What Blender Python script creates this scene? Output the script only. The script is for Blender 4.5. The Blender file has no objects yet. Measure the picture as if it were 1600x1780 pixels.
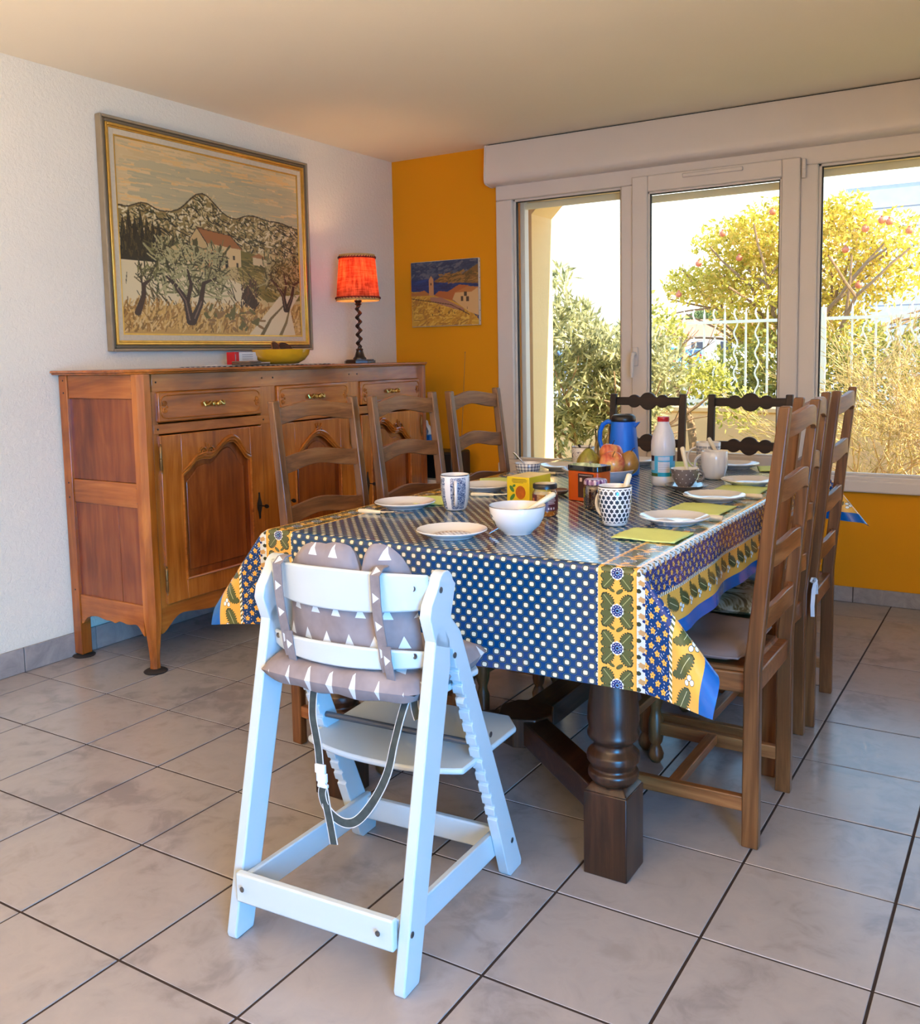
import bpy, math, random
import numpy as np
from mathutils import Vector, Matrix
# ---------------------------------------------------------------- camera, light, exposure
SC = bpy.context.scene
COL = SC.collection
SC.view_settings.view_transform = 'Standard'
SC.view_settings.look = 'None'
SC.view_settings.gamma = 1.0
SC.view_settings.use_curve_mapping = False
SC.view_settings.exposure = -0.05
FPX = 1628.76
cam_d = bpy.data.cameras.new('camera')
cam_d.sensor_fit = 'HORIZONTAL'; cam_d.sensor_width = 36.0
cam_d.lens = FPX / 1600 * 36.0
cam_d.shift_y = -(890 - 784.1) / 1600
cam_d.clip_start = 0.05; cam_d.clip_end = 1000
cam = bpy.data.objects.new('camera', cam_d); COL.objects.link(cam)
_r = Vector((0.8504, 0.5257, -0.0186)); _u = Vector((-0.0374, 0.0957, 0.9947)); _f = Vector((-0.5247, 0.8453, -0.1011))
_m = Matrix((_r, _u, -_f)).transposed().to_4x4()
_m.translation = Vector((3.4408, -4.8091, 1.2312))
cam.matrix_world = _m
SC.camera = cam

def C(r, g, b):
    def l(c):
        c = c / 255.0
        return c / 12.92 if c <= 0.04045 else ((c + 0.055) / 1.055) ** 2.4
    return (l(r), l(g), l(b), 1.0)

world = bpy.data.worlds.new('world'); SC.world = world; world.use_nodes = True
_nt = world.node_tree
_bg = _nt.nodes['Background']
_tc = _nt.nodes.new('ShaderNodeTexCoord'); _sx = _nt.nodes.new('ShaderNodeSeparateXYZ'); _cr = _nt.nodes.new('ShaderNodeValToRGB')
_nt.links.new(_tc.outputs['Generated'], _sx.inputs[0]); _nt.links.new(_sx.outputs[2], _cr.inputs[0]); _nt.links.new(_cr.outputs[0], _bg.inputs[0])
_cr.color_ramp.elements[0].position = 0.0; _cr.color_ramp.elements[0].color = (1.0, 0.93, 0.80, 1)
_cr.color_ramp.elements[1].position = 0.6; _cr.color_ramp.elements[1].color = (0.24, 0.58, 1.15, 1)
_e = _cr.color_ramp.elements.new(0.13); _e.color = (1.0, 0.95, 0.85, 1)
_e = _cr.color_ramp.elements.new(0.25); _e.color = (0.50, 0.92, 1.30, 1)
_bg.inputs[1].default_value = 2.8

def sun_light(energy, color, direction, angle):
    d = bpy.data.lights.new('sun', 'SUN'); d.energy = energy; d.color = color; d.angle = angle
    o = bpy.data.objects.new('sun', d); COL.objects.link(o)
    o.rotation_euler = Vector(direction).to_track_quat('-Z', 'Y').to_euler()
    o.location = (8, -6, 9)
sun_light(19.0, (1.0, 0.86, 0.64), (-0.85, -0.05, -0.62), 0.01)

def area_light(name, loc, target, sx, sy, energy, color):
    d = bpy.data.lights.new(name, 'AREA'); d.shape = 'RECTANGLE'; d.size = sx; d.size_y = sy; d.energy = energy; d.color = color
    o = bpy.data.objects.new(name, d); COL.objects.link(o); o.location = loc
    o.rotation_euler = (Vector(target) - Vector(loc)).to_track_quat('-Z', 'Y').to_euler()
    return o
# daylight through the glazed door behind the viewer on the right, and an added unseen warm fill aimed up at the ceiling
_l = area_light('garden_door_daylight', (5.15, -5.6, 1.05), (2.3, -3.5, 0.15), 1.4, 1.7, 70, (0.01, 0.40, 1.0)); _l.data.spread = math.radians(84)
_l = area_light('warm_floor_bounce', (2.4, -5.9, 0.12), (2.2, -5.6, 2.4), 2.2, 1.4, 205, (1.0, 0.78, 0.55)); _l.data.spread = math.radians(125)

# ---------------------------------------------------------------- mesh helpers
class MB:
    def __init__(s): s.v = []; s.f = []; s.uv = {}; s.n = 0; s.hasuv = False
    def add(s, vs, fs, uvs=None, M=None):
        b = len(s.v)
        for i, p in enumerate(vs):
            p = Vector(p)
            s.v.append(tuple(M @ p) if M is not None else tuple(p))
            if uvs is not None: s.uv[b + i] = uvs[i]; s.hasuv = True
        for f in fs: s.f.append(tuple(b + i for i in f))
        return s
    def box(s, c, d, M=None, rz=0):
        x, y, z = [k / 2 for k in d]
        vs = [(-x,-y,-z),(x,-y,-z),(x,y,-z),(-x,y,-z),(-x,-y,z),(x,-y,z),(x,y,z),(-x,y,z)]
        T = Matrix.Translation(c) @ Matrix.Rotation(rz, 4, 'Z')
        if M is not None: T = M @ T
        return s.add(vs, [(0,3,2,1),(4,5,6,7),(0,1,5,4),(1,2,6,5),(2,3,7,6),(3,0,4,7)], M=T)
    def b2(s, x0, x1, y0, y1, z0, z1, M=None):
        return s.box(((x0+x1)/2, (y0+y1)/2, (z0+z1)/2), (x1-x0, y1-y0, z1-z0), M)
    def bar(s, p0, p1, w, h, up=(0,0,1)):
        p0 = Vector(p0); p1 = Vector(p1); d = (p1 - p0); L = d.length; d.normalize()
        u = Vector(up); a = d.cross(u).normalized(); u = a.cross(d)
        T = Matrix((a, d, u)).transposed().to_4x4(); T.translation = (p0 + p1) / 2
        return s.box((0,0,0), (w, L, h), M=T)
    def hexa(s, lo, hi):      # frustum between two quads
        return s.add(list(lo) + list(hi), [(0,3,2,1),(4,5,6,7),(0,1,5,4),(1,2,6,5),(2,3,7,6),(3,0,4,7)])
    def lathe(s, prof, n=32, c=(0,0,0), M=None, cap=True, ang=None, rot=0):
        T = Matrix.Translation(c)
        if M is not None: T = M @ T
        vs = []; uv = []; m = len(prof)
        for j in range(n + 1):
            t = 2 * math.pi * j / n + rot
            for (r, z) in prof:
                vs.append((r * math.cos(t), r * math.sin(t), z)); uv.append((j / n, z))
        fs = []
        for j in range(n):
            for i in range(m - 1):
                a = j * m + i; b = (j + 1) * m + i
                if prof[i][0] < 1e-6 and prof[i+1][0] < 1e-6: continue
                if prof[i][0] < 1e-6: fs.append((a, b + 1, a + 1))
                elif prof[i+1][0] < 1e-6: fs.append((a, b, a + 1))
                else: fs.append((a, b, b + 1, a + 1))
        return s.add(vs, fs, uv, M=T)
    def tube(s, pts, r, n=8, cap=True, M=None, flat=None):
        P = [Vector(p) for p in pts]; m = len(P)
        R = [r] * m if not hasattr(r, '__len__') else list(r)
        vs = []; fs = []
        t0 = (P[1] - P[0]).normalized()
        a = t0.cross(Vector((0,0,1)))
        if a.length < 1e-3: a = t0.cross(Vector((1,0,0)))
        a.normalize()
        for i in range(m):
            t = (P[min(i+1, m-1)] - P[max(i-1, 0)]).normalized()
            a = (a - t * a.dot(t)).normalized(); b = t.cross(a)
            for k in range(n):
                q = 2 * math.pi * k / n
                vs.append(P[i] + a * (R[i] * math.cos(q)) + b * (R[i] * math.sin(q)))
        for i in range(m - 1):
            for k in range(n):
                k2 = (k + 1) % n
                fs.append((i*n+k, i*n+k2, (i+1)*n+k2, (i+1)*n+k))
        if cap: fs.append(tuple(range(n))[::-1]); fs.append(tuple((m-1)*n + k for k in range(n)))
        return s.add(vs, fs, M=M)
    def ribbon(s, pts, dirs, w, t=0.0016):
        # strap along pts, width direction per point, thickness t
        P = [Vector(p) for p in pts]; m = len(P); vs = []; fs = []; uv = []
        L = 0
        for i in range(m):
            tg = (P[min(i+1, m-1)] - P[max(i-1, 0)]).normalized()
            d = Vector(dirs[i] if isinstance(dirs, list) else dirs); d = (d - tg * d.dot(tg)).normalized()
            nn = tg.cross(d) * (t / 2)
            if i: L += (P[i] - P[i-1]).length
            for a, b in ((-1,-1),(1,-1),(1,1),(-1,1)):
                vs.append(P[i] + d * (a * w / 2) + nn * b); uv.append((0.5 + a * 0.5, L))
        for i in range(m - 1):
            for k in range(4):
                k2 = (k + 1) % 4
                fs.append((i*4+k, i*4+k2, (i+1)*4+k2, (i+1)*4+k))
        fs.append((0,3,2,1)); fs.append(tuple((m-1)*4 + k for k in range(4)))
        return s.add(vs, fs, uv)
    def prism(s, poly, F, t):
        # poly in 2d, F(a, b, c) -> 3d point, extruded c = 0..t
        n = len(poly)
        vs = [F(a, b, 0) for a, b in poly] + [F(a, b, t) for a, b in poly]
        fs = [tuple(range(n))[::-1], tuple(range(n, 2*n))]
        for i in range(n):
            j = (i + 1) % n; fs.append((i, j, n + j, n + i))
        return s.add(vs, fs)
    def grid(s, fn, nu, nv, uvf=None):
        vs = []; uv = []
        for j in range(nv + 1):
            for i in range(nu + 1):
                vs.append(fn(i / nu, j / nv)); uv.append(uvf(i/nu, j/nv) if uvf else (i/nu, j/nv))
        fs = [(j*(nu+1)+i, j*(nu+1)+i+1, (j+1)*(nu+1)+i+1, (j+1)*(nu+1)+i) for j in range(nv) for i in range(nu)]
        return s.add(vs, fs, uv)
    def sphere(s, c, r, n=16, sq=(1,1,1), M=None):
        T = Matrix.Translation(c) @ Matrix.Diagonal((sq[0], sq[1], sq[2], 1))
        if M is not None: T = M @ T
        k = n // 2
        return s.lathe([(max(0, r * math.sin(math.pi * i / k)) if 0 < i < k else 0, -r * math.cos(math.pi * i / k)) for i in range(k + 1)], n, M=T)
    def build(s, name, mat, parent=None, bevel=0, seg=2, sharp=38, fixn=True):
        me = bpy.data.meshes.new(name)
        me.from_pydata(s.v, [], s.f)
        if s.hasuv:
            ul = me.uv_layers.new(name='UVMap')
            li = np.zeros(len(me.loops), dtype=np.int32); me.loops.foreach_get('vertex_index', li)
            arr = np.zeros((len(s.v), 2), dtype=np.float32)
            for k, q in s.uv.items(): arr[k] = q
            ul.data.foreach_set('uv', arr[li].ravel())
        me.update()
        if fixn:
            import bmesh
            bm = bmesh.new(); bm.from_mesh(me); bmesh.ops.recalc_face_normals(bm, faces=bm.faces); bm.to_mesh(me); bm.free()
        me.polygons.foreach_set('use_smooth', [True] * len(me.polygons))
        me.set_sharp_from_angle(angle=math.radians(sharp))
        if mat is not None: me.materials.append(mat)
        o = bpy.data.objects.new(name, me); COL.objects.link(o)
        if parent is not None: o.parent = parent
        if bevel:
            m = o.modifiers.new('bevel', 'BEVEL'); m.width = bevel; m.segments = seg; m.limit_method = 'ANGLE'; m.angle_limit = math.radians(40)
            m.harden_normals = False
        return o

def thing(name, label, cat, loc=(0,0,0), rz=0, group=None):
    o = bpy.data.objects.new(name, None); COL.objects.link(o); o.location = loc; o.rotation_euler = (0, 0, rz)
    o.empty_display_size = 0.05
    o['label'] = label; o['category'] = cat
    if group: o['group'] = group
    return o
def tag(o, label, cat, group=None, kind=None):
    o['label'] = label; o['category'] = cat
    if group: o['group'] = group
    if kind: o['kind'] = kind
    return o
def struct(o): o['kind'] = 'structure'; return o
KIDS = {}
def dup(root, loc=None, rz=None, label=None, group=None):
    r = root.copy(); COL.objects.link(r)
    if loc is not None: r.location = loc
    if rz is not None: r.rotation_euler = (0, 0, rz)
    if label: r['label'] = label
    if group: r['group'] = group
    for ch in [o for o in COL.objects if o.parent == root]:
        c = ch.copy(); COL.objects.link(c); c.parent = r
        for g in [o for o in COL.objects if o.parent == ch]:
            d = g.copy(); COL.objects.link(d); d.parent = c
    return r

# ---------------------------------------------------------------- material helpers
class NT:
    """tiny expression builder over math nodes"""
    def __init__(s, nt): s.nt = nt
class E:
    def __init__(s, nt, sock): s.nt = nt; s.s = sock
    def _op(s, op, *o):
        n = s.nt.nodes.new('ShaderNodeMath'); n.operation = op
        for i, q in enumerate((s,) + o):
            if isinstance(q, E): s.nt.links.new(q.s, n.inputs[i])
            else: n.inputs[i].default_value = float(q)
        return E(s.nt, n.outputs[0])
    def __add__(s, o): return s._op('ADD', o)
    __radd__ = __add__
    def __mul__(s, o): return s._op('MULTIPLY', o)
    __rmul__ = __mul__
    def __sub__(s, o): return s._op('SUBTRACT', o)
    def __rsub__(s, o): return (s * -1) + o
    def __truediv__(s, o): return s._op('DIVIDE', o)
    def lt(s, o): return s._op('LESS_THAN', o)
    def gt(s, o): return s._op('GREATER_THAN', o)
    def fl(s): return s._op('FLOOR')
    def fr(s): return s._op('FRACT')
    def abs(s): return s._op('ABSOLUTE')
    def mn(s, o): return s._op('MINIMUM', o)
    def mx(s, o): return s._op('MAXIMUM', o)
    def sin(s): return s._op('SINE')
    def cos(s): return s._op('COSINE')
    def sqrt(s): return s._op('SQRT')
    def pw(s, o): return s._op('POWER', o)
    def at2(s, o): return s._op('ARCTAN2', o)
    def band(s, a, b): return s.gt(a) * s.lt(b)
    def cell(s, p): return (((s / p).fr()) - 0.5) * p      # centred periodic coordinate
def hyp(a, b): return (a*a + b*b).sqrt()

def newmat(name):
    m = bpy.data.materials.new(name); m.use_nodes = True
    nt = m.node_tree; return m, nt, nt.nodes['Principled BSDF']
def setp(p, **k):
    mp = dict(rough='Roughness', metal='Metallic', spec='Specular IOR Level', coat='Coat Weight', coatr='Coat Roughness', sub='Subsurface Weight', trans='Transmission Weight', ior='IOR', alpha='Alpha', sheen='Sheen Weight', emis='Emission Strength')
    for a, v in k.items(): p.inputs[mp[a]].default_value = v
def bump(nt, p, height, strength=0.3, dist=0.01):
    b = nt.nodes.new('ShaderNodeBump'); b.inputs['Strength'].default_value = strength; b.inputs['Distance'].default_value = dist
    nt.links.new(height, b.inputs['Height']); nt.links.new(b.outputs[0], p.inputs['Normal'])
def noise(nt, scale=5, detail=3, rough=0.5, vec=None, dist=0):
    n = nt.nodes.new('ShaderNodeTexNoise'); n.inputs['Scale'].default_value = scale; n.inputs['Detail'].default_value = detail
    n.inputs['Roughness'].default_value = rough; n.inputs['Distortion'].default_value = dist
    if vec is not None: nt.links.new(vec, n.inputs['Vector'])
    return n
def objco(nt, scale=(1,1,1), which='Object'):
    t = nt.nodes.new('ShaderNodeTexCoord'); m = nt.nodes.new('ShaderNodeMapping'); m.inputs['Scale'].default_value = scale
    nt.links.new(t.outputs[which], m.inputs[0]); return m.outputs[0]
def ramp(nt, fac, stops):
    r = nt.nodes.new('ShaderNodeValToRGB'); nt.links.new(fac, r.inputs[0])
    r.color_ramp.elements[0].position = stops[0][0]; r.color_ramp.elements[0].color = stops[0][1]
    r.color_ramp.elements[1].position = stops[-1][0]; r.color_ramp.elements[1].color = stops[-1][1]
    for p, c in stops[1:-1]:
        e = r.color_ramp.elements.new(p); e.color = c
    return r.outputs[0]
def mixc(nt, a, b, fac):
    m = nt.nodes.new('ShaderNodeMix'); m.data_type = 'RGBA'
    for sock, v in ((m.inputs['Factor'], fac), (m.inputs['A'], a), (m.inputs['B'], b)):
        if sock.type == 'RGBA' or sock.name in ('A', 'B'): pass
    fi = [i for i in m.inputs if i.name == 'Factor' and i.type == 'VALUE'][0]
    ai = [i for i in m.inputs if i.name == 'A' and i.type == 'RGBA'][0]
    bi = [i for i in m.inputs if i.name == 'B' and i.type == 'RGBA'][0]
    for sk, v in ((fi, fac), (ai, a), (bi, b)):
        if isinstance(v, E): nt.links.new(v.s, sk)
        elif isinstance(v, bpy.types.NodeSocket): nt.links.new(v, sk)
        else: sk.default_value = v
    return [o for o in m.outputs if o.type == 'RGBA'][0]
_mc = {}
def plain(name, col, rough=0.5, var=0.06, scale=8, bmp=0, bscale=60, **k):
    """one colour with a gentle noise variation, never a bare constant"""
    if name in _mc: return _mc[name]
    m, nt, p = newmat(name); setp(p, rough=rough, **k)
    v = objco(nt); n = noise(nt, scale, 4, vec=v)
    dk = tuple(c * (1 - var) for c in col[:3]) + (1,); lt = tuple(min(1, c * (1 + var)) for c in col[:3]) + (1,)
    nt.links.new(ramp(nt, n.outputs[0], [(0.3, dk), (0.7, lt)]), p.inputs['Base Color'])
    if bmp:
        n2 = noise(nt, bscale, 3, vec=v); bump(nt, p, n2.outputs[0], bmp, 0.003)
    _mc[name] = m; return m
def wood(name, dark, mid, light, axis='Z', rough=0.35, coat=0.0, sc=22, bmp=0.12, blotch=0.22):
    key = name + axis
    if key in _mc: return _mc[key]
    m, nt, p = newmat(key.lower()); setp(p, rough=rough, coat=coat, coatr=0.15)
    s = {'X': (1.6, sc, sc), 'Y': (sc, 1.6, sc), 'Z': (sc, sc, 1.6)}[axis]
    v = objco(nt, s)
    n = noise(nt, 1.0, 5, 0.6, v, 1.4)
    s2 = tuple(q * 6 if q > 2 else q * 2 for q in s); v2 = objco(nt, s2); n2 = noise(nt, 1.0, 3, 0.6, v2)
    v3 = objco(nt, (1, 1, 1)); n3 = noise(nt, 3.0, 2, 0.5, v3)
    x = E(nt, n.outputs[0]) * (0.82 - blotch) + E(nt, n2.outputs[0]) * 0.18 + E(nt, n3.outputs[0]) * blotch
    nt.links.new(ramp(nt, x.s, [(0.36, dark), (0.5, mid), (0.64, light)]), p.inputs['Base Color'])
    bump(nt, p, n2.outputs[0], bmp, 0.002)
    _mc[key] = m; return m
# ---------------------------------------------------------------- the setting
X1, Y0, ZC = 5.2, -7.6, 2.42
def plaster(name, col, bmpv, scale, scale2=160, pv=0.04):
    m, nt, p = newmat(name); setp(p, rough=0.85, spec=0.25)
    v = objco(nt); n = noise(nt, scale, 5, 0.65, v, 0.4); n2 = noise(nt, scale2, 3, 0.6, v); n3 = noise(nt, 1.3, 2, 0.5, v)
    dk = tuple(c * (1 - pv) for c in col[:3]) + (1,)
    nt.links.new(ramp(nt, n3.outputs[0], [(0.3, dk), (0.7, col)]), p.inputs['Base Color'])
    h = E(nt, n.outputs[0]) * 0.8 + E(nt, n2.outputs[0]) * 0.25
    bump(nt, p, h.s, bmpv, 0.012); return m
M_white = plaster('white_roughcast_plaster', C(240, 230, 210), 0.5, 50)
M_ceil = plaster('ceiling_paint', C(242, 230, 208), 0.06, 60)
M_yel = plaster('yellow_wall_paint', C(232, 152, 14), 0.05, 70)
M_out = plaster('ochre_outdoor_render', C(246, 208, 152), 0.3, 40)
M_pvc = plain('white_window_plastic', C(222, 210, 198), 0.32, 0.015)
M_grout = plain('brown_grout', C(44, 30, 24), 0.9, 0.2, 40)
M_gasket = plain('dark_gasket', C(40, 36, 32), 0.6)

m, nt, p = newmat('marbled_floor_tile'); setp(p, rough=0.22, spec=0.5)
g = nt.nodes.new('ShaderNodeNewGeometry')
n1 = noise(nt, 3.0, 6, 0.55, g.outputs['Position'], 0.7); n2 = noise(nt, 13, 5, 0.6, g.outputs['Position'], 0.8); n3 = noise(nt, 1.1, 2, 0.5, g.outputs['Position'])
x = E(nt, n1.outputs[0]) * 0.62 + E(nt, n2.outputs[0]) * 0.38
colr = ramp(nt, x.s, [(0.38, C(138, 132, 132)), (0.47, C(154, 148, 147)), (0.56, C(160, 153, 151)), (0.66, C(148, 141, 139))])
nt.links.new(colr, p.inputs['Base Color'])
rr = E(nt, n2.outputs[0]) * 0.12 + 0.17; nt.links.new(rr.s, p.inputs['Roughness'])
bump(nt, p, n1.outputs[0], 0.05, 0.004)
M_tile = m
m, nt, p = newmat('grey_plinth_tile'); setp(p, rough=0.4)
v = nt.nodes.new('ShaderNodeNewGeometry').outputs['Position']; n1 = noise(nt, 9, 6, 0.65, v, 1.0)
nt.links.new(ramp(nt, n1.outputs[0], [(0.35, C(138, 130, 126)), (0.65, C(172, 160, 152))]), p.inputs['Base Color']); M_plinth = m

# floor: grout bed + every tile in view as its own piece
TP = 0.337; OX, OY = 2.872, -2.630
fl = MB(); fl.b2(-0.1, X1 + 0.1, Y0 - 0.1, 0.05, -0.06, -0.0016)
floor = struct(fl.build('floor', M_grout))
tb = MB(); h = TP / 2 - 0.0030
tb.hexa([(-h,-h,-0.012),(h,-h,-0.012),(h,h,-0.012),(-h,h,-0.012)], [(-h,-h,-0.0014),(h,-h,-0.0014),(h,h,-0.0014),(-h,h,-0.0014)])
q = h - 0.0010
tb.hexa([(-h,-h,-0.0014),(h,-h,-0.0014),(h,h,-0.0014),(-h,h,-0.0014)], [(-q,-q,0),(q,-q,0),(q,q,0),(-q,q,0)])
tile0 = tb.build('tile', M_tile, floor, fixn=False, sharp=20)
first = True; rest = MB()
random.seed(4)
for i in range(-9, 7):
    for j in range(-15, 8):
        cx = OX + (i + 0.5) * TP; cy = OY + (j + 0.5) * TP
        x0, x1 = max(cx - h, 0.003), min(cx + h, X1 - 0.003); y0, y1 = max(cy - h, Y0 + 0.003), min(cy + h, -0.003)
        if x1 - x0 < 0.01 or y1 - y0 < 0.01: continue
        if j < -6 or i > 3:
            rest.b2(x0, x1, y0, y1, -0.012, 0.0); continue
        if x1 - x0 < 2*h - 0.001 or y1 - y0 < 2*h - 0.001:
            t = MB(); t.b2(x0, x1, y0, y1, -0.012, 0.0); t.build('tile', M_tile, floor); continue
        o = tile0 if first else tile0.copy()
        if not first: COL.objects.link(o)
        first = False
        o.location = (cx, cy, random.uniform(-0.0004, 0.0004)); o.rotation_euler = (random.uniform(-.0012, .0012), random.uniform(-.0012, .0012), 0)
o = rest.build('far_tiles', M_tile, floor); o['kind'] = 'stuff'

b = MB(); b.b2(-0.2, 0, Y0 - 0.2, 0.25, -0.06, ZC + 0.1); wall_left = struct(b.build('wall_left', M_white))
b = MB(); b.b2(-0.2, X1 + 0.2, Y0 - 0.2, 0.3, ZC, ZC + 0.15); struct(b.build('ceiling', M_ceil))
WX0, WX1, WZ0, WZ1 = 0.74, 4.75, 0.55, 2.26
b = MB(); b.b2(0.0, WX0, 0, 0.25, -0.06, ZC); b.b2(WX0, WX1, 0, 0.25, -0.06, WZ0 - 0.001); b.b2(WX0, WX1, 0, 0.25, WZ1, ZC); b.b2(WX1, X1 + .2, 0, 0.25, -0.06, ZC)
struct(b.build('wall_back', M_yel))
b = MB(); b.b2(X1, X1+.2, Y0, -6.85, -.06, ZC); b.b2(X1, X1+.2, -4.95, 0, -.06, ZC); b.b2(X1, X1+.2, -6.85, -4.95, 2.1, ZC)
struct(b.build('wall_right', M_white))
b = MB(); b.b2(0, X1+.2, Y0-.2, Y0, -.06, ZC); struct(b.build('wall_front', M_white))
# outdoor pier and lintel of the same facade
b = MB(); b.b2(-1.5, 0.83, 0.251, 0.526, -0.1, 2.75); b.b2(0.83, 6.5, 0.251, 0.526, 2.16, 2.75)
b.prism([(0.83, 2.16), (0.83, 2.06), (0.93, 2.16)], lambda a, c, t: (a, 0.252 + t, c), 0.272)
b.b2(-1.5, 6.5, -8, 0.526, 2.75, 2.8)
struct(b.build('wall_outside', M_out))
# plinth tiles
bl = MB(); bl.b2(0.0, 0.006, Y0, -0.0, 0.0, 0.098); bb = struct(bl.build('baseboard_left', M_grout))
t = MB(); t.b2(0.006, 0.014, 0.002, TP - 0.002, 0.001, 0.1); t0 = t.build('tile', M_plinth, bb, bevel=0.0015); t0.location = (0, OY, 0)
for k in range(-8, 8):
    if k == 0 or OY + (k + 1) * TP > 0: continue
    c = t0.copy(); COL.objects.link(c); c.location = (0, OY + k * TP, 0)
bl = MB(); bl.b2(0.015, X1, -0.006, 0.0, 0.0, 0.074); bb = struct(bl.build('baseboard_back', M_grout))
t = MB(); t.b2(0.002, TP - 0.002, -0.014, -0.006, 0.001, 0.076); t0 = t.build('tile', M_plinth, bb, bevel=0.0015); t0.location = (2.70, 0, 0)
for k in range(-8, 7):
    if k == 0 or 2.70 + k*TP < 0 : continue
    c = t0.copy(); COL.objects.link(c); c.location = (2.70 + k * TP, 0, 0)

# ---- window
M_glass, nt, p = newmat('window_glass')
nt.nodes.remove(p)
tr = nt.nodes.new('ShaderNodeBsdfTransparent'); gl = nt.nodes.new('ShaderNodeBsdfGlossy'); gl.inputs['Roughness'].default_value = 0.02
fr = nt.nodes.new('ShaderNodeFresnel'); fr.inputs[0].default_value = 1.45; mx = nt.nodes.new('ShaderNodeMixShader')
ff = E(nt, fr.outputs[0]) * 0.55
nt.links.new(ff.s, mx.inputs[0]); nt.links.new(tr.outputs[0], mx.inputs[1]); nt.links.new(gl.outputs[0], mx.inputs[2])
tr.inputs[0].default_value = (0.97, 0.98, 0.97, 1)
nt.links.new(mx.outputs[0], nt.nodes['Material Output'].inputs[0])
win = bpy.data.objects.new('window_1', None); COL.objects.link(win); win.location = (0, 0, 0); struct(win)
GZ0, GZ1 = 0.623, 2.109
FY0, FY1 = -0.022, 0.06
def wb(name, *a, mat=None, bev=0.005, par=win):
    b = MB(); b.b2(*a); return b.build(name, mat or M_pvc, par, bevel=bev)
b = MB(); b.b2(WX0, WX1, FY0, FY1, WZ0, GZ0); b.b2(WX0, WX1, FY0, FY1, GZ1, WZ1 - .02); b.b2(WX0, 0.845, FY0, FY1, GZ0, GZ1); b.b2(4.65, WX1, FY0, FY1, GZ0, GZ1)
b.build('outer_frame', M_pvc, win, bevel=0.006)
wb('ledge', WX0, WX1, -0.04, FY0, WZ0 - 0.004, WZ0 + 0.055, bev=0.008)
wb('mullion', 1.505, 1.578, FY0, FY1, GZ0, GZ1)
wb('mullion', 2.423, 2.503, FY0, FY1, GZ0, GZ1)
wb('mullion', 3.62, 3.70, FY0, FY1, GZ0, GZ1)
for (a, c) in ((0.845, 1.505), (2.503, 3.62), (3.70, 4.65)):
    b = MB()
    for q in ((a, a+.012, GZ0, GZ1), (c-.012, c, GZ0, GZ1), (a, c, GZ0, GZ0+.012), (a, c, GZ1-.012, GZ1)): b.b2(q[0], q[1], 0.0, 0.03, q[2], q[3])
    b.build('glazing_bead', M_pvc, win, bevel=0.002)
    b = MB()
    for q in ((a+.012, a+.018, GZ0+.012, GZ1-.012), (c-.018, c-.012, GZ0+.012, GZ1-.012), (a+.012, c-.012, GZ1-.016, GZ1-.012)): b.b2(q[0], q[1], 0.010, 0.022, q[2], q[3])
    b.build('gasket', M_gasket, win)
    wb('pane', a + .010, c - .010, 0.014, 0.018, GZ0 + .010, GZ1 - .010, mat=M_glass, bev=0)
# opening sash
sx0, sx1, sz0, sz1 = 1.574, 2.425, 0.60, 2.146
gx0, gx1, gz0, gz1 = 1.660, 2.340, 0.70, 2.062
b = MB(); b.b2(sx0, gx0, -0.045, -0.002, sz0, sz1); b.b2(gx1, sx1, -0.045, -0.002, sz0, sz1); b.b2(gx0, gx1, -0.045, -0.002, sz0, gz0); b.b2(gx0, gx1, -0.045, -0.002, gz1, sz1)
sash = b.build('sash', M_pvc, win, bevel=0.006)
b = MB()
for q in ((gx0, gx0+.010, gz0, gz1), (gx1-.010, gx1, gz0, gz1), (gx0, gx1, gz0, gz0+.010), (gx0, gx1, gz1-.010, gz1)): b.b2(q[0], q[1], -0.034, -0.006, q[2], q[3])
b.build('glazing_bead', M_pvc, sash, bevel=0.002)
b = MB()
for q in ((gx0+.010, gx0+.015, gz0+.01, gz1-.01), (gx1-.015, gx1-.010, gz0+.01, gz1-.01), (gx0+.01, gx1-.01, gz1-.014, gz1-.010)): b.b2(q[0], q[1], -0.026, -0.014, q[2], q[3])
b.build('gasket', M_gasket, sash)
wb('pane', gx0 + .008, gx1 - .008, -0.022, -0.018, gz0 + .008, gz1 - .008, mat=M_glass, bev=0, par=sash)
b = MB(); b.b2(1.583, 1.613, -0.055, -0.045, 1.16, 1.26); b.lathe([(0,0),(.011,0),(.011,.035),(0,.035)], 14, M=Matrix.Translation((1.598,-0.055,1.225)) @ Matrix.Rotation(math.radians(90), 4, 'X'))
b.tube([(1.598,-.088,1.23),(1.598,-.098,1.20),(1.597,-.10,1.15),(1.594,-.095,1.10)], [.010,.011,.0105,.008], 10)
b.build('handle', M_pvc, sash, bevel=0.003)
for z in (2.09, 0.66):
    b = MB(); b.tube([(2.441, -.040, z-.045), (2.441, -.040, z+.045)], .010, 12); b.tube([(2.441, -.040, z-.002), (2.441, -.040, z+.002)], .0112, 12); b.build('hinge', M_pvc, sash, bevel=.002)
v_ = MB(); v_.b2(1.85, 2.155, -0.056, -0.045, 2.113, 2.133); ven = v_.build('trickle_vent', M_pvc, sash, bevel=0.004)
# rolled shutter hanging above the panes (outside) and its guides
M_shut = plain('beige_shutter_slat', C(236, 222, 190), 0.5, 0.03)
for (sa, sb_, zb) in ((0.85, 1.53, 2.066), (1.56, 2.45, 2.028), (2.48, 4.63, 2.066)):
    for k in range(5):
        wb('shutter_slat', sa, sb_, 0.115, 0.127, zb + k * 0.042, zb + k * 0.042 + 0.039, mat=M_shut, bev=0.004)
for x in (0.838, 1.52, 2.46, 4.60):
    wb('shutter_guide', x, x + 0.03, 0.09, 0.14, 0.58, 2.25, mat=M_pvc, bev=0.003)
wb('outer_sill', WX0, WX1, 0.06, 0.30, 0.53, 0.56, mat=plain('stone_sill', C(214, 200, 180), 0.8), bev=0.004)

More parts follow.
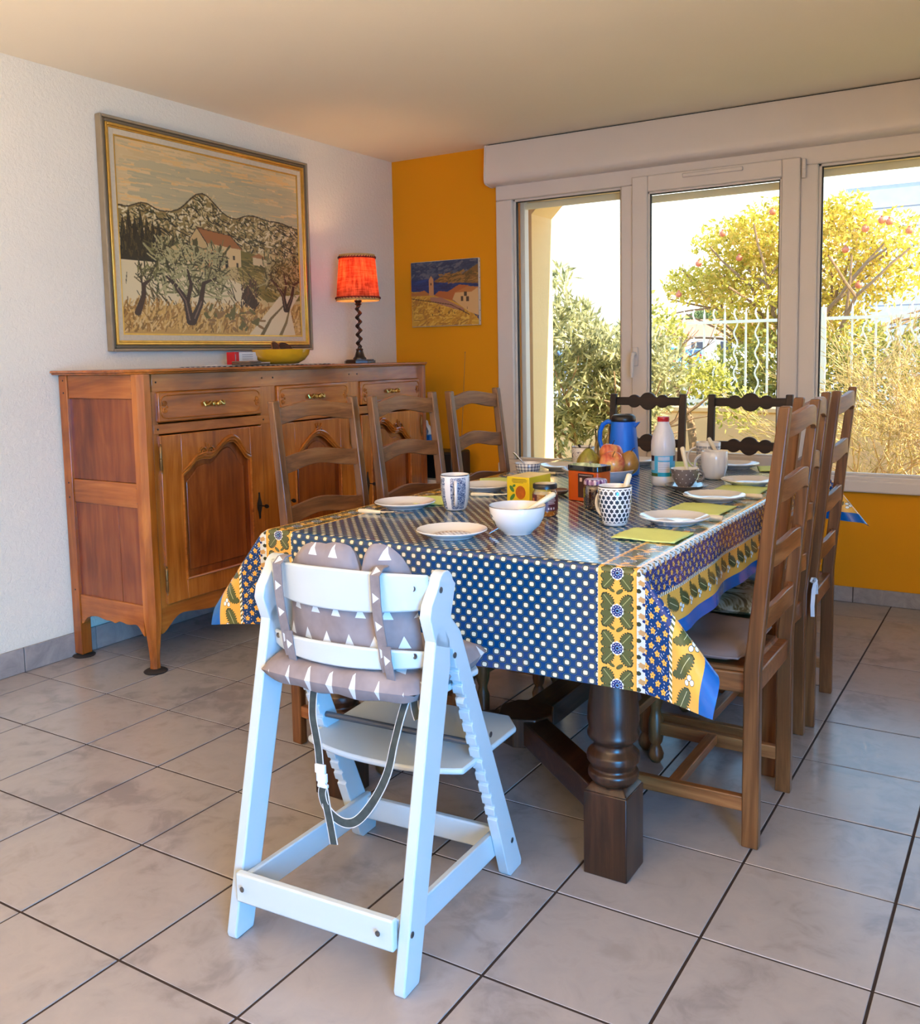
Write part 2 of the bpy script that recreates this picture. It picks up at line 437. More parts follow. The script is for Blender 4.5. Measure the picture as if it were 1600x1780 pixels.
# roller shutter box under the ceiling
pr = [(0.0, 2.412), (-0.078, 2.412), (-0.082, 2.405), (-0.094, 2.25), (-0.094, 2.222), (-0.088, 2.206), (-0.074, 2.197), (-0.03, 2.190), (0.0, 2.190)]
b = MB(); b.prism(pr, lambda a, c, t: (0.716 + t, a, c), 4.05); bx = struct(b.build('trim_1', M_pvc, sharp=50))
b = MB(); b.prism([(y_ * 1.04, 2.19 + (z_ - 2.19) * 1.01 - (0.003 if z_ < 2.3 else 0)) for y_, z_ in pr], lambda a, c, t: (0.706 + t, a, c), 0.011); b.build('end_cap', M_pvc, bx, bevel=0.002)
b = MB(); b.b2(0.72, 4.76, -0.06, 0.0, 2.411, 2.4205); b.build('shadow_gap', M_gasket, bx)

# ---------------------------------------------------------------- outdoors
M_lawn, nt, p = newmat('dry_lawn'); setp(p, rough=0.95)
v = objco(nt); n1 = noise(nt, 2.5, 6, 0.7, v); n2 = noise(nt, 40, 3, 0.6, v)
x = E(nt, n1.outputs[0]) * .6 + E(nt, n2.outputs[0]) * .4
nt.links.new(ramp(nt, x.s, [(0.35, C(120, 104, 56)), (0.5, C(150, 150, 80)), (0.65, C(205, 180, 130))]), p.inputs['Base Color'])
bump(nt, p, n2.outputs[0], 0.5, 0.02)
M_road = plain('pale_asphalt', C(168, 164, 172), 0.9, 0.12, 3, 0.2, 90)
b = MB(); b.b2(-40, 30, 0.25, 4.2, -0.5, -0.1); struct(b.build('garden_ground', M_lawn))
b = MB(); b.b2(-160, 60, 4.2, 220, -0.5, -0.14); struct(b.build('road', M_road))

def leaves_mesh(name, mat, parent, pts, size, aspect=0.45, up=0.0, seed=1, bend=0.25, dirs=None, kind='stuff'):
    """many small folded leaves as one mesh"""
    rng = np.random.default_rng(seed); P = np.asarray(pts, dtype=np.float64); n = len(P)
    if dirs is None:
        d = rng.normal(size=(n, 3)); d[:, 2] += up
    else: d = np.asarray(dirs) + rng.normal(size=(n, 3)) * 0.25
    d /= np.linalg.norm(d, axis=1)[:, None]
    a = np.cross(d, rng.normal(size=(n, 3))); a /= np.linalg.norm(a, axis=1)[:, None] + 1e-9
    nn = np.cross(d, a)
    L = size * rng.uniform(0.6, 1.3, n)[:, None]; W = L * aspect * 0.5
    V = np.empty((n, 5, 3))
    V[:, 0] = P; V[:, 1] = P + d * L * .45 + a * W + nn * L * bend * .3; V[:, 2] = P + d * L
    V[:, 3] = P + d * L * .45 - a * W + nn * L * bend * .3; V[:, 4] = P + d * L * .5 - nn * L * .02
    F = np.array([[0, 1, 4], [1, 2, 4], [2, 3, 4], [3, 0, 4]])
    me = bpy.data.meshes.new(name)
    me.vertices.add(n * 5); me.vertices.foreach_set('co', V.reshape(-1))
    idx = (F[None] + (np.arange(n) * 5)[:, None, None]).reshape(-1)
    me.loops.add(len(idx)); me.loops.foreach_set('vertex_index', idx.astype(np.int32))
    me.polygons.add(len(idx) // 3); me.polygons.foreach_set('loop_start', np.arange(0, len(idx), 3, dtype=np.int32))
    me.update(calc_edges=True); me.validate()
    me.materials.append(mat)
    o = bpy.data.objects.new(name, me); COL.objects.link(o); o.parent = parent; o['kind'] = kind
    return o
def leafmat(name, cols, trans=0.5):
    m, nt, p = newmat(name); setp(p, rough=0.55)
    v = objco(nt); n1 = noise(nt, 14, 3, 0.7, v); col = ramp(nt, n1.outputs[0], [(0.32 + 0.36 * i / (len(cols) - 1), c) for i, c in enumerate(cols)])
    nt.links.new(col, p.inputs['Base Color'])
    t = nt.nodes.new('ShaderNodeBsdfTranslucent'); nt.links.new(col, t.inputs[0])
    mx = nt.nodes.new('ShaderNodeMixShader'); mx.inputs[0].default_value = trans
    nt.links.new(p.outputs[0], mx.inputs[1]); nt.links.new(t.outputs[0], mx.inputs[2]); nt.links.new(mx.outputs[0], nt.nodes['Material Output'].inputs[0])
    return m
def ball_pts(c, r, n, rng, shell=0.5):
    d = rng.normal(size=(n, 3)); d /= np.linalg.norm(d, axis=1)[:, None]
    q = rng.uniform(shell ** 3, 1, n) ** (1/3)
    return np.asarray(c) + d * q[:, None] * np.asarray(r)
M_bark = plain('bark', C(140, 112, 84), 0.9, 0.25, 30, 0.4, 40)
def branches(b, rng, p, d, L, r, depth, spread=0.6, ends=None, kids=3):
    p = Vector(p); d = Vector(d).normalized(); pts = [p]; q = p
    for k in range(3):
        d = (d + Vector(rng.normal(size=3)) * 0.12).normalized(); q = q + d * (L / 3); pts.append(q)
    b.tube(pts, [r, r * .85, r * .72, r * .6], 6 if r > .012 else 4, cap=False)
    if ends is not None: ends.append((q, d)); ends.append((pts[2], d))
    if depth:
        for k in range(kids):
            dd = (d + Vector(rng.normal(size=3)) * spread).normalized(); dd.z = abs(dd.z) * 0.8 + 0.1
            branches(b, rng, pts[-1] if k else pts[-2], dd, L * .72, r * .58, depth - 1, spread, ends, kids)

# oleander beside the ochre pier
L_ole = leafmat('grey_green_leaves', [C(96, 104, 64), C(156, 156, 104), C(206, 202, 154), C(236, 222, 182)], 0.5)
rng = np.random.default_rng(5)
sh = thing('oleander_bush', 'tall leafy oleander bush just outside the left window pane', 'shrub', (0.5, 1.75, -0.1))
b = MB(); ends = []
for k in range(9): branches(b, rng, (rng.uniform(-.18, .25), rng.uniform(-.2, .2), 0), (rng.uniform(-.28, .42), rng.uniform(-.3, .3), 1.1), 0.62, 0.022, 2, 0.45, ends)
b.build('stems', M_bark, sh)['kind'] = 'stuff'
blobs = [((-0.10, 0, 1.05), (.34, .3, .36), 1300), ((.30, .05, .98), (.33, .3, .34), 1200), ((-.12, 0, 1.45), (.26, .25, .30), 800), ((.22, 0, 1.36), (.30, .25, .16), 550), ((.52, .1, 1.20), (.22, .2, .26), 500), ((-.20, 0, 1.78), (.10, .12, .24), 160), ((-.15, 0, .72), (.2, .2, .2), 260)]
pts = np.concatenate([ball_pts(c, r, n, rng, 0.35) for c, r, n in blobs])
leaves_mesh('foliage', L_ole, sh, pts, 0.105, 0.24, 0.6, 3, 0.15)
# small tree with a curved trunk before the fence
L_lime = leafmat('lime_leaves', [C(120, 128, 40), C(190, 184, 84), C(236, 222, 130)], 0.5)
sh = thing('young_tree', 'small lime green tree with a curved trunk beside the window handle', 'tree', (0.55, 3.0, -0.1))
b = MB(); b.tube([(.42,0,0),(.40,0,.45),(.36,0,.75),(.22,0,1.02),(-.02,0,1.18),(-.2,0,1.22)], [.045,.04,.034,.03,.024,.015], 8)
ends = []
for k in range(5): branches(b, rng, (rng.uniform(-.1, .35), 0, rng.uniform(.8, 1.1)), (rng.uniform(-.7, .5), rng.uniform(-.3, .3), .8), 0.35, 0.012, 2, 0.5, ends)
b.build('trunk', M_bark, sh)
blobs = [((-.1, 0, 1.25), (.3, .3, .26), 700), ((.12, 0, 1.5), (.2, .25, .28), 420), ((.45, 0, 1.1), (.25, .2, .2), 420), ((-.15, 0, .75), (.22, .2, .22), 420), ((.75, 0, .85), (.25, .2, .2), 260), ((-.1, 0, 1.85), (.12, .1, .2), 70)]
leaves_mesh('foliage', L_lime, sh, np.concatenate([ball_pts(c, r, n, rng, 0.2) for c, r, n in blobs]), 0.06, 0.5, 0.2, 4)
# garden wall + fence
M_gw = plaster('sunlit_garden_wall_render', C(226, 186, 142), 0.35, 26)
FYp = 4.0
b = MB(); b.b2(-3.0, 6.5, FYp - 0.09, FYp + 0.09, -0.14, 0.66); b.b2(-3.0, 6.5, FYp - 0.11, FYp + 0.11, 0.66, 0.71)
tag(b.build('garden_wall', M_gw, bevel=0.01), 'low sunlit cream garden wall under the white fence', 'wall')
M_fence = plain('cream_painted_iron', C(244, 236, 218), 0.5, 0.03)
fe = thing('iron_fence', 'cream wrought iron fence with wavy and straight bars on the garden wall', 'fence', (0, FYp, 0.70))
b = MB(); b.bar((-2.9, 0, .80), (6.3, 0, .80), 0.03, 0.028); b.build('top_rail', M_fence, fe)
b = MB(); b.bar((-2.9, 0, .06), (6.3, 0, .06), 0.03, 0.028); b.build('bottom_rail', M_fence, fe)
b = MB(); b.bar((0, 0, 0), (0, 0, .86), 0.016, 0.016, (0,1,0)); b.lathe([(.011, .86), (0, .93)], 6); sb = b.build('straight_bar', M_fence, fe)
b = MB(); b.tube([(0.017 * math.sin(z * 34), 0, z) for z in [k * 0.92 / 34 for k in range(35)]], 0.0085, 5); wbr = b.build('wavy_bar', M_fence, fe)
b = MB(); b.bar((0, 0, 0), (0, 0, .9), 0.045, 0.045, (0,1,0)); pst = b.build('fence_post', M_fence, fe)
fp = 0.2055; k0 = 1.80
ks = list(range(-20, 21)); first = True
for k in ks:
    x = 2.023 + k * 0.192 if k >= 0 else 1.69 + (k + 1) * 0.195
    if first: a, w_ = sb, wbr; first = False
    else:
        a = sb.copy(); w_ = wbr.copy(); COL.objects.link(a); COL.objects.link(w_)
    a.location = (x, 0, 0); w_.location = (x + fp / 2, 0, 0)
pst.location = (1.783, 0, 0)
for x in (-0.9, 4.3): c = pst.copy(); COL.objects.link(c); c.location = (x, 0, 0)
# pomegranate tree and hedge beyond the fence
L_pom = leafmat('yellow_green_leaves', [C(120, 120, 30), C(196, 180, 50), C(240, 214, 90), C(246, 196, 110)], 0.55)
sh = thing('pomegranate_tree', 'large yellow green tree with red fruit beyond the fence', 'tree', (1.1, 5.8, -0.14))
b = MB(); ends = []
for k in range(6): branches(b, rng, (rng.uniform(-.2, .2), rng.uniform(-.2, .2), 0), (rng.uniform(-.5, .4), rng.uniform(-.2, .2), 1.1), 1.25, 0.05, 2, 0.5, ends)
b.build('trunk', M_bark, sh)
blobs = [((-.25, 0, 1.9), (.65, .6, .55), 3200), ((-.95, 0, 2.12), (.48, .4, .22), 1300), ((-.55, 0, 2.55), (.55, .4, .3), 1300), ((-.05, 0, 2.6), (.6, .5, .45), 2000), ((.45, 0, 2.1), (.5, .5, .7), 2600), ((.55, 0, 2.75), (.28, .3, .25), 600), ((1.0, 0, 2.3), (.4, .4, .5), 1300), ((.1, 0, 1.3), (.9, .5, .6), 2600)]
leaves_mesh('foliage', L_pom, sh, np.concatenate([ball_pts(c, r, n, rng, 0.2) for c, r, n in blobs]), 0.075, 0.42, 0.1, 6)
M_pomf = plain('pomegranate_skin', C(196, 104, 72), 0.5, 0.15)
fr0 = None
for (x, z) in ((-.88, 2.32), (-.62, 2.62), (-.44, 2.35), (.62, 2.36), (.8, 2.55), (.95, 2.62), (1.02, 2.6), (1.2, 2.5), (.42, 1.75), (.75, 2.0), (-.1, 2.8), (-1.1, 2.0)):
    if fr0 is None:
        b = MB(); b.sphere((0,0,0), 0.036, 12, (1,1,.92)); b.lathe([(.010,.028),(.013,.045),(.008,.04)], 6); fr0 = b.build('fruit', M_pomf, sh); c = fr0
    else: c = fr0.copy(); COL.objects.link(c)
    c.location = (x, -.42, z)
L_hed = leafmat('hedge_leaves', [C(86, 92, 34), C(150, 150, 66), C(214, 204, 110)], 0.45)
hd = thing('hedge', 'loose green hedge standing behind the fence bars', 'hedge', (0.25, 5.2, -0.14))
pts = np.concatenate([ball_pts((x, 0, z), (.36, .3, .36), 620, rng, 0.2) for x, z in ((.05, .9), (.35, .6), (.4, 1.1), (.75, .8), (.8, 1.25), (1.15, .7), (1.2, 1.2), (1.6, .8), (1.7, 1.3), (2.1, .8), (2.2, 1.3), (2.7, .9), (3.2, 1.1), (3.7, .9))])
leaves_mesh('foliage', L_hed, hd, pts, 0.07, 0.5, 0.1, 8)
# feathery tamarisk on the right
L_tam = leafmat('feathery_foliage', [C(150, 128, 60), C(206, 182, 116), C(232, 196, 140)], 0.4)
sh = thing('tamarisk_bush', 'wispy straw coloured feathery bush outside the right window pane', 'shrub', (2.6, 2.5, -0.1))
b = MB(); ends = []
for k in range(16): branches(b, rng, (rng.uniform(-.45, .8), rng.uniform(-.25, .25), 0), (rng.uniform(-.8, .5), rng.uniform(-.3, .3), 1.0), 0.62, 0.010, 3, 0.55, ends, 2)
M_twig = plain('straw_twig', C(196, 160, 118), 0.9, 0.2, 30)
b.build('twigs', M_twig, sh)['kind'] = 'stuff'
P = np.array([tuple(e[0]) for e in ends]); D = np.array([tuple(e[1]) for e in ends])
rep = 14; Pp = np.repeat(P, rep, 0) + rng.normal(size=(len(P) * rep, 3)) * 0.05; Dd = np.repeat(D, rep, 0)
leaves_mesh('foliage', L_tam, sh, Pp, 0.11, 0.07, 0, 9, 0.05, dirs=Dd)
# low dry plants under the window
pts = rng.uniform((.6, 1.5, -.1), (4.6, 3.75, -.05), (6500, 3))
gb = leaves_mesh('grass_border', leafmat('dry_grass', [C(150, 140, 60), C(200, 190, 110), C(226, 206, 150)], 0.4), None, pts, 0.17, 0.06, 2.2, 10, 0.1)
tag(gb, 'strip of dry grass and low weeds at the foot of the garden wall', 'grass')

# ---- far things
M_carb = plain('pale_blue_car_paint', C(120, 176, 214), 0.25, 0.03, metal=0.2); M_carg = plain('car_glass', C(50, 66, 84), 0.1); M_tyre = plain('tyre_rubber', C(30, 28, 28), 0.8)
M_light = plain('tail_lamp_red', C(170, 30, 30), 0.3); M_silver = plain('silver_car_paint', C(196, 198, 202), 0.3, 0.03)
def make_car(name, label, loc, rz, body, s=1.0):
    t = thing(name, label, 'car', loc, rz)
    prof = [(-2.1, .35), (2.1, .35), (2.15, .75), (1.95, .95), (1.2, 1.02), (.55, 1.52), (-1.3, 1.58), (-1.95, 1.05), (-2.12, .95)]
    b = MB(); b.prism([(a*s, c*s) for a, c in prof], lambda a, c, q: (a, -.85*s + q, c), 1.7*s); b.build('body', body, t, bevel=0.1)
    for sg in (-1, 1):
        b = MB(); b.prism([(a*s, c*s) for a, c in ((-1.6, 1.05), (1.0, 1.05), (.48, 1.45), (-1.2, 1.48))], lambda a, c, q: (a, sg*.853*s - .005 + q, c), 0.012); b.build('side_window', M_carg, t)
        for x in (-1.3, 1.3):
            b = MB(); b.lathe([(0,-.1),(.28,-.1),(.33,-.08),(.33,.08),(.28,.1),(0,.1)], 18, M=Matrix.Translation((x*s, sg*.80*s, .33*s)) @ Matrix.Rotation(math.pi/2, 4, 'X')); b.build('wheel', M_tyre, t)
        b = MB(); b.b2(-2.17*s, -2.05*s, sg*.62*s-.1, sg*.62*s+.1, .82*s, 1.12*s); b.build('tail_lamp', M_light, t, bevel=.02)
    b = MB(); b.prism([(-.68, 0), (.68, 0), (.6, .42), (-.6, .42)], lambda a, c, q: (-1.93*s + c*1.35*s - q, a*s, (1.09 + c)*s), .03); b.build('rear_window', M_carg, t)
    b = MB(); b.b2(-2.2*s, -2.08*s, -.26*s, .26*s, .62*s, .74*s); b.build('number_plate', M_fence, t)
    return t
make_car('car', 'pale blue car seen from behind at the end of the street', (-21.6, 73.0, -0.14), math.radians(108), M_carb)
make_car('car', 'blue parked car seen through the young tree beside the window handle', (-12.3, 38.2, -0.14), math.radians(150), plain('bright_blue_car_paint', C(40, 140, 214), 0.25, 0.03))
make_car('car', 'silver blue parked car behind the oleander bush', (-18.9, 40.6, -0.14), math.radians(165), plain('soft_blue_car_paint', C(130, 160, 200), 0.3, 0.03))
M_hw = plain('far_house_wall', C(246, 238, 220), 0.9); M_rf = plain('red_roof_tiles', C(206, 130, 100), 0.9, 0.12, 3)
def house(label, loc, rz, w, d, hgt):
    t = thing('house', label, 'house', loc, rz)
    b = MB(); b.b2(-w/2, w/2, -d/2, d/2, 0, hgt); b.build('walls', M_hw, t)
    b = MB(); b.prism([(-d/2-.5, hgt), (d/2+.5, hgt), (0, hgt + d*.22)], lambda a, c, q: (-w/2-.5 + q, a, c), w + 1); b.build('roof', M_rf, t)
    b = MB(); b.b2(w*.2, w*.2+.9, -.5, .5, hgt + .3, hgt + d*.22 + 1.0); b.build('chimney', M_hw, t)
    for k in range(3):
        b = MB(); b.b2(-w*.3 + k*w*.28, -w*.3 + k*w*.28 + 1.1, -d/2 - .05, -d/2 + .05, 1.0, 2.3); b.build('window', M_carg, t)
house('far white house with a red tiled roof at the end of the street', (-24.5, 92, -0.14), math.radians(15), 10, 8, 2.9)
house('farther low house with a red roof behind the street trees', (-36, 118, -0.14), math.radians(20), 12, 9, 3.4)
L_pine = leafmat('pine_needles', [C(70, 96, 54), C(110, 136, 80), C(150, 170, 110)], 0.2)
pt = thing('umbrella_pine', 'dark round topped pine far behind the red roofed house', 'tree', (-32, 110, -0.14))
b = MB(); b.tube([(0,0,0),(.3,0,3),(.2,0,5.0)], [.35,.28,.2], 8); b.build('trunk', M_bark, pt)
leaves_mesh('crown', L_pine, pt, np.concatenate([ball_pts((x, 0, z), (1.7, 1.7, .75), 1100, rng, .5) for x, z in ((-1.5, 5.1), (0, 5.7), (1.6, 5.2))]), 0.5, 0.3, 0.6, 12)
M_side = plain('pale_grey_cladding', C(206, 212, 222), 0.8, 0.04)
M_gline = plain('cladding_joint', C(168, 176, 190), 0.8)
bd = thing('apartment_building', 'pale grey clad building rising behind the trees at the top right', 'building', (0.45, 14.0, -0.14))
b = MB(); b.b2(-0.2, 11, 0, 6, 0, 4.3); b.build('walls', M_gline, bd)
for r in range(11):
    z = 0.4 + r * 0.35
    b = MB(); b.b2(-0.22, 11.02, -0.03, 0.0, z, z + 0.325); b.build('cladding_board', M_side, bd)
for x in (1.2, 3.6, 6.0):
    b = MB(); b.b2(x, x + 1.2, -0.07, -0.02, 3.2, 4.6); b.build('window', M_carg, bd)
# ---------------------------------------------------------------- sideboard
def PB(mb, name, mat, th, **k):
    """build a part whose mesh was written in room coordinates under an (unrotated) thing"""
    root = th if th.parent is None else th.parent
    L = root.location
    mb.v = [(a - L[0], b - L[1], c - L[2]) for a, b, c in mb.v]
    return mb.build(name, mat, th, **k)
WD = (C(118, 56, 12), C(168, 90, 26), C(202, 120, 44))
W_z, W_y, W_x = [wood('cherry_wood_', *WD, a_, 0.20, 0.35, 11, .06, .40) for a_ in 'ZYX']
WP = (C(96, 40, 10), C(134, 62, 18), C(160, 84, 30))
W_pan = wood('cherry_panel_', *WP, 'Z', 0.24, 0.3, 11, .06, .40)
M_brass = plain('aged_brass', C(214, 176, 96), 0.28, 0.1, 40, metal=0.9)
M_hinge = plain('dull_brass_hinge', C(140, 104, 60), 0.4, 0.1, 40, metal=0.7)
M_iron = plain('dark_iron', C(52, 38, 28), 0.45, 0.15, 30, metal=0.6)
sb = thing('sideboard', 'long carved cherry wood sideboard with three drawers and three doors against the white wall', 'sideboard', (0.26, -1.40, 0))
SX, YA, YB = 0.492, -2.40, -0.43          # carcass face, near end, far end
# top with canted corners
def topout(e): return [(0.004, YA - e), (0.46, YA - e), (0.505 + e, YA + .05 - e * .4), (0.505 + e, YB - .03), (0.47, YB + e), (0.004, YB + e)]
b = MB()
b.prism(topout(0.028), lambda a, c, t: (a, c, 1.183 + t), 0.010)
b.prism(topout(0.034), lambda a, c, t: (a, c, 1.190 + t), 0.012)
PB(b, 'top', W_y, sb, bevel=0.005)
# carcass: face frame rails and stiles
b = MB()
b.b2(0.47, SX, YA + .07, YB - .03, 1.112, 1.183)      # upper rail
b.b2(0.47, SX, YA + .07, YB - .03, 0.945, 0.985)      # rail between drawers and doors
PB(b, 'face_rail', W_y, sb, bevel=0.002)
for (ya, yb) in ((-2.335, -2.305), (-1.735, -1.635), (-1.115, -1.020), (-0.49, -0.455)):
    b = MB(); b.b2(0.466, SX - 0.001, ya, yb, 0.25, 1.115); PB(b, 'face_stile', W_z, sb, bevel=0.002)
# canted corner posts running into cabriole feet
def corner(y0, s):
    b = MB()
    secs = [(1.183, 0), (0.30, 0), (0.22, 0.006), (0.15, 0.008), (0.09, -0.004), (0.04, -0.012), (0.012, -0.010)]
    wd = [.052, .052, .050, .040, .032, .028, .030]
    prev = None; vs = []; fs = []
    for k, ((z, o), w) in enumerate(zip(secs, wd)):
        cx = 0.478 + o; cy = y0 + s * (0.030 - o * 0.8)
        ring = []
        for q in range(8):
            t = math.pi / 4 * q + math.pi / 8
            rr = w * (1.0 if q % 2 else 1.0) * 0.72
            ring.append((cx + rr * math.cos(t), cy + rr * math.sin(t), z))
        vs += ring
    for k in range(len(secs) - 1):
        for q in range(8):
            r = (q + 1) % 8; fs.append((k*8+q, k*8+r, (k+1)*8+r, (k+1)*8+q))
    fs.append(tuple(range(8))); fs.append(tuple(range(len(secs)*8 - 8, len(secs)*8)))
    b.add(vs, fs)
    # carved edge beads
    for dx, dy in ((0.012, 0.030), (0.036, 0.006)):
        b.tube([(0.465 + dx, y0 + s * (0.040 - dy) , 1.17), (0.465 + dx, y0 + s * (0.040 - dy), 0.28)], 0.0035, 6)
    return b
PB(corner(YA, 1), 'front_leg', W_z, sb); PB(corner(YB, -1), 'front_leg', W_z, sb)
for y0 in (YA + .0, YB - .06):
    b = MB(); b.b2(0.012, 0.062, y0, y0 + .05, 0.012, 1.183); PB(b, 'back_leg', W_z, sb, bevel=0.003)
# scalloped aprons
def wavy(y0, y1, zt, f, n=60): return [(y0, zt), (y1, zt)] + [(y1 + (y0 - y1) * i / n, f(1 - i / n)) for i in range(n + 1)]
def apf(t):      # t 0..1 along the apron
    e = min(t, 1 - t)
    base = 0.205 - 0.075 * math.exp(-(e / 0.035) ** 2) * 1.0
    return base + 0.016 * math.cos(t * 2 * math.pi * 3) - 0.022 * math.exp(-((t - .5) / .03) ** 2) - .012 * math.exp(-((t - .2) / .02) ** 2) - .012 * math.exp(-((t - .8) / .02) ** 2)
b = MB(); b.prism(wavy(YA + .06, YB - .05, 0.265, apf, 120), lambda a, c, t: (0.470 + t, a, c), 0.020); PB(b, 'apron', W_y, sb, bevel=0.0015)
def apr(t): return 0.185 - 0.04 * math.exp(-(min(t, 1 - t) / 0.07) ** 2) + .004 * math.sin(t * 19) - .012 * math.exp(-((t - .45) / .05) ** 2)
# side panels (near end and far end)
for (yo, s) in ((YA, 1), (YB, -1)):
    ya, yb = sorted((yo + s * 0.006, yo + s * 0.026))
    b = MB(); b.prism([(0.062, 0.27), (0.452, 0.27)] + [(0.452 - .39 * i / 50, apr(i / 50)) for i in range(51)], lambda a, c, t: (a, ya + t, c), 0.02); PB(b, 'side_apron', W_x, sb, bevel=0.0015)
    b = MB(); b.b2(0.062, 0.452, ya, yb, 0.66, 0.757); PB(b, 'side_rail', W_x, sb, bevel=0.003)
    b = MB(); b.b2(0.062, 0.452, ya, yb, 1.088, 1.183); PB(b, 'side_rail', W_x, sb, bevel=0.003)
    yi, yj = sorted((yo + s * 0.014, yo + s * 0.030))
    b = MB(); b.b2(0.05, 0.465, yi, yj, 0.757, 1.088); PB(b, 'side_panel', W_pan, sb, bevel=0.002)
    for (xa, xb, dp) in ((0.05, 0.17, 0), (0.171, 0.325, 0.0015), (0.326, 0.465, 0.0005)):
        b = MB(); b.b2(xa, xb, yi - dp, yj, 0.26, 0.66); PB(b, 'side_board', W_pan, sb, bevel=0.001)
b = MB(); b.b2(0.012, 0.02, YA + .03, YB - .03, 0.26, 1.18); b.b2(0.03, 0.46, YA + .03, YB - .03, 0.26, 0.28); PB(b, 'back_panel', W_y, sb)
for (x, y) in ((0.478, YA + .03), (0.478, YB - .03), (0.037, YA + .025), (0.037, YB - .035)):
    b = MB(); b.lathe([(0, 0), (.045, 0), (.047, .004), (.04, .009), (0, .011)], 28, (x, y, 0)); PB(b, 'foot_pad', plain('black_felt_pad', C(34, 28, 26), 0.7), sb)
# joint pegs
b = MB()
for y in (YA + .09, YB - .055, -1.72, -1.65, -1.10, -1.035):
    for z in (1.15, 0.965): b.lathe([(0, 0), (.0042, 0), (.003, .0025), (0, .003)], 8, M=Matrix.Translation((SX, y, z)) @ Matrix.Rotation(math.pi/2, 4, 'Y'))
for x in (0.04, 0.46):
    for z in (1.16, 1.11, 0.74, 0.68, 0.29): b.lathe([(0, 0), (.0045, 0), (.003, .0025), (0, .003)], 8, M=Matrix.Translation((x, YA + .001, z)) @ Matrix.Rotation(math.pi/2, 4, 'X'))
o = PB(b, 'joint_pegs', M_iron, sb); o['kind'] = 'stuff'
def scroll(b, y, z, x, r, turns=1.4, s=1, ph=0, th=0.0042, v=1):
    pts = []
    for i in range(22):
        t = i / 21; a = ph + s * t * turns * 2 * math.pi; q = r * (1 - t * .85)
        pts.append((x, y + q * math.cos(a), z + v * q * math.sin(a)))
    b.tube(pts, [th * (1 - .35 * i / 21) for i in range(22)], 6)
def drawer(ya, yb):
    za, zb = 0.992, 1.112
    b = MB(); b.b2(0.470, SX + .012, ya, yb, za, zb)
    d = PB(b, 'drawer', W_y, sb, bevel=0.006, seg=3)
    b = MB(); X = SX + .012; m = 0.014
    path = [(X, ya + .045, za + m), (X, yb - .045, za + m)]
    for y0, y1 in ((ya + .045, yb - .045),):
        b.tube([(X, y0, za + m), (X, y1, za + m)], .0035, 6); b.tube([(X, y0, zb - m), (X, y1, zb - m)], .0035, 6)
    for s, y in ((1, ya + m), (-1, yb - m)):
        b.tube([(X, y, za + .032), (X, y, zb - .032)], .003, 6)
        b.tube([(X, y, zb - .032), (X, y + s*.006, zb - .022), (X, y + s*.016, zb - .016), (X, y + s*.03, zb - m)], .0032, 6)
        b.tube([(X, y, za + .032), (X, y + s*.006, za + .022), (X, y + s*.016, za + .016), (X, y + s*.03, za + m)], .0032, 6)
        scroll(b, y + s*.016, (za+zb)/2 + .012, X, .011, 1.5, s, 0)
        scroll(b, y + s*.016, (za+zb)/2 - .012, X, .011, 1.5, s, 0, v=-1)
        b.sphere((X, y + s*.03, (za+zb)/2), .005, 8)
    PB(b, 'carving', W_y, d)
    b = MB(); yc = (ya + yb) / 2; zc = (za + zb) / 2
    for s in (-1, 1):
        b.tube([(X+.006, yc + s*.012, zc), (X+.012, yc + s*.026, zc + .008), (X+.012, yc + s*.040, zc - .002), (X+.010, yc + s*.052, zc - .004), (X+.006, yc + s*.058, zc + .008), (X+.004, yc + s*.050, zc + .011)], [.006,.007,.006,.0055,.004,.003], 8)
    b.sphere((X + .008, yc, zc), .011, 12, (.6, 1.1, 1)); b.sphere((X + .016, yc + .016, zc), .011, 12, (.8, 1, 1))
    PB(b, 'handle', M_brass, d)
for a, c in ((-2.312, -1.738), (-1.632, -1.118), (-1.018, -0.487)): drawer(a, c)
def arch_pts(ya, yb, mode):
    """upper outline of a door panel, from left to right"""
    w = yb - ya
    if mode == 'sym': f = lambda t: 0.775 + 0.10 * (math.sin(math.pi * t) ** 1.3)
    else:
        def g(t):
            K = [(0, .775), (.10, .800), (.2, .833), (.30, .840), (.40, .836), (.48, .848), (.54, .866), (.61, .886), (.68, .896), (.75, .896), (.81, .882), (.87, .852), (.93, .822), (1, .806)]
            for (a0, z0), (a1, z1) in zip(K, K[1:]):
                if t <= a1:
                    q = (t - a0) / (a1 - a0);  return z0 + (z1 - z0) * q
            return K[-1][1]
        f = g if mode == 'left' else (lambda t: g(1 - t))
    return [(ya + w * i / 40, f(i / 40)) for i in range(41)]
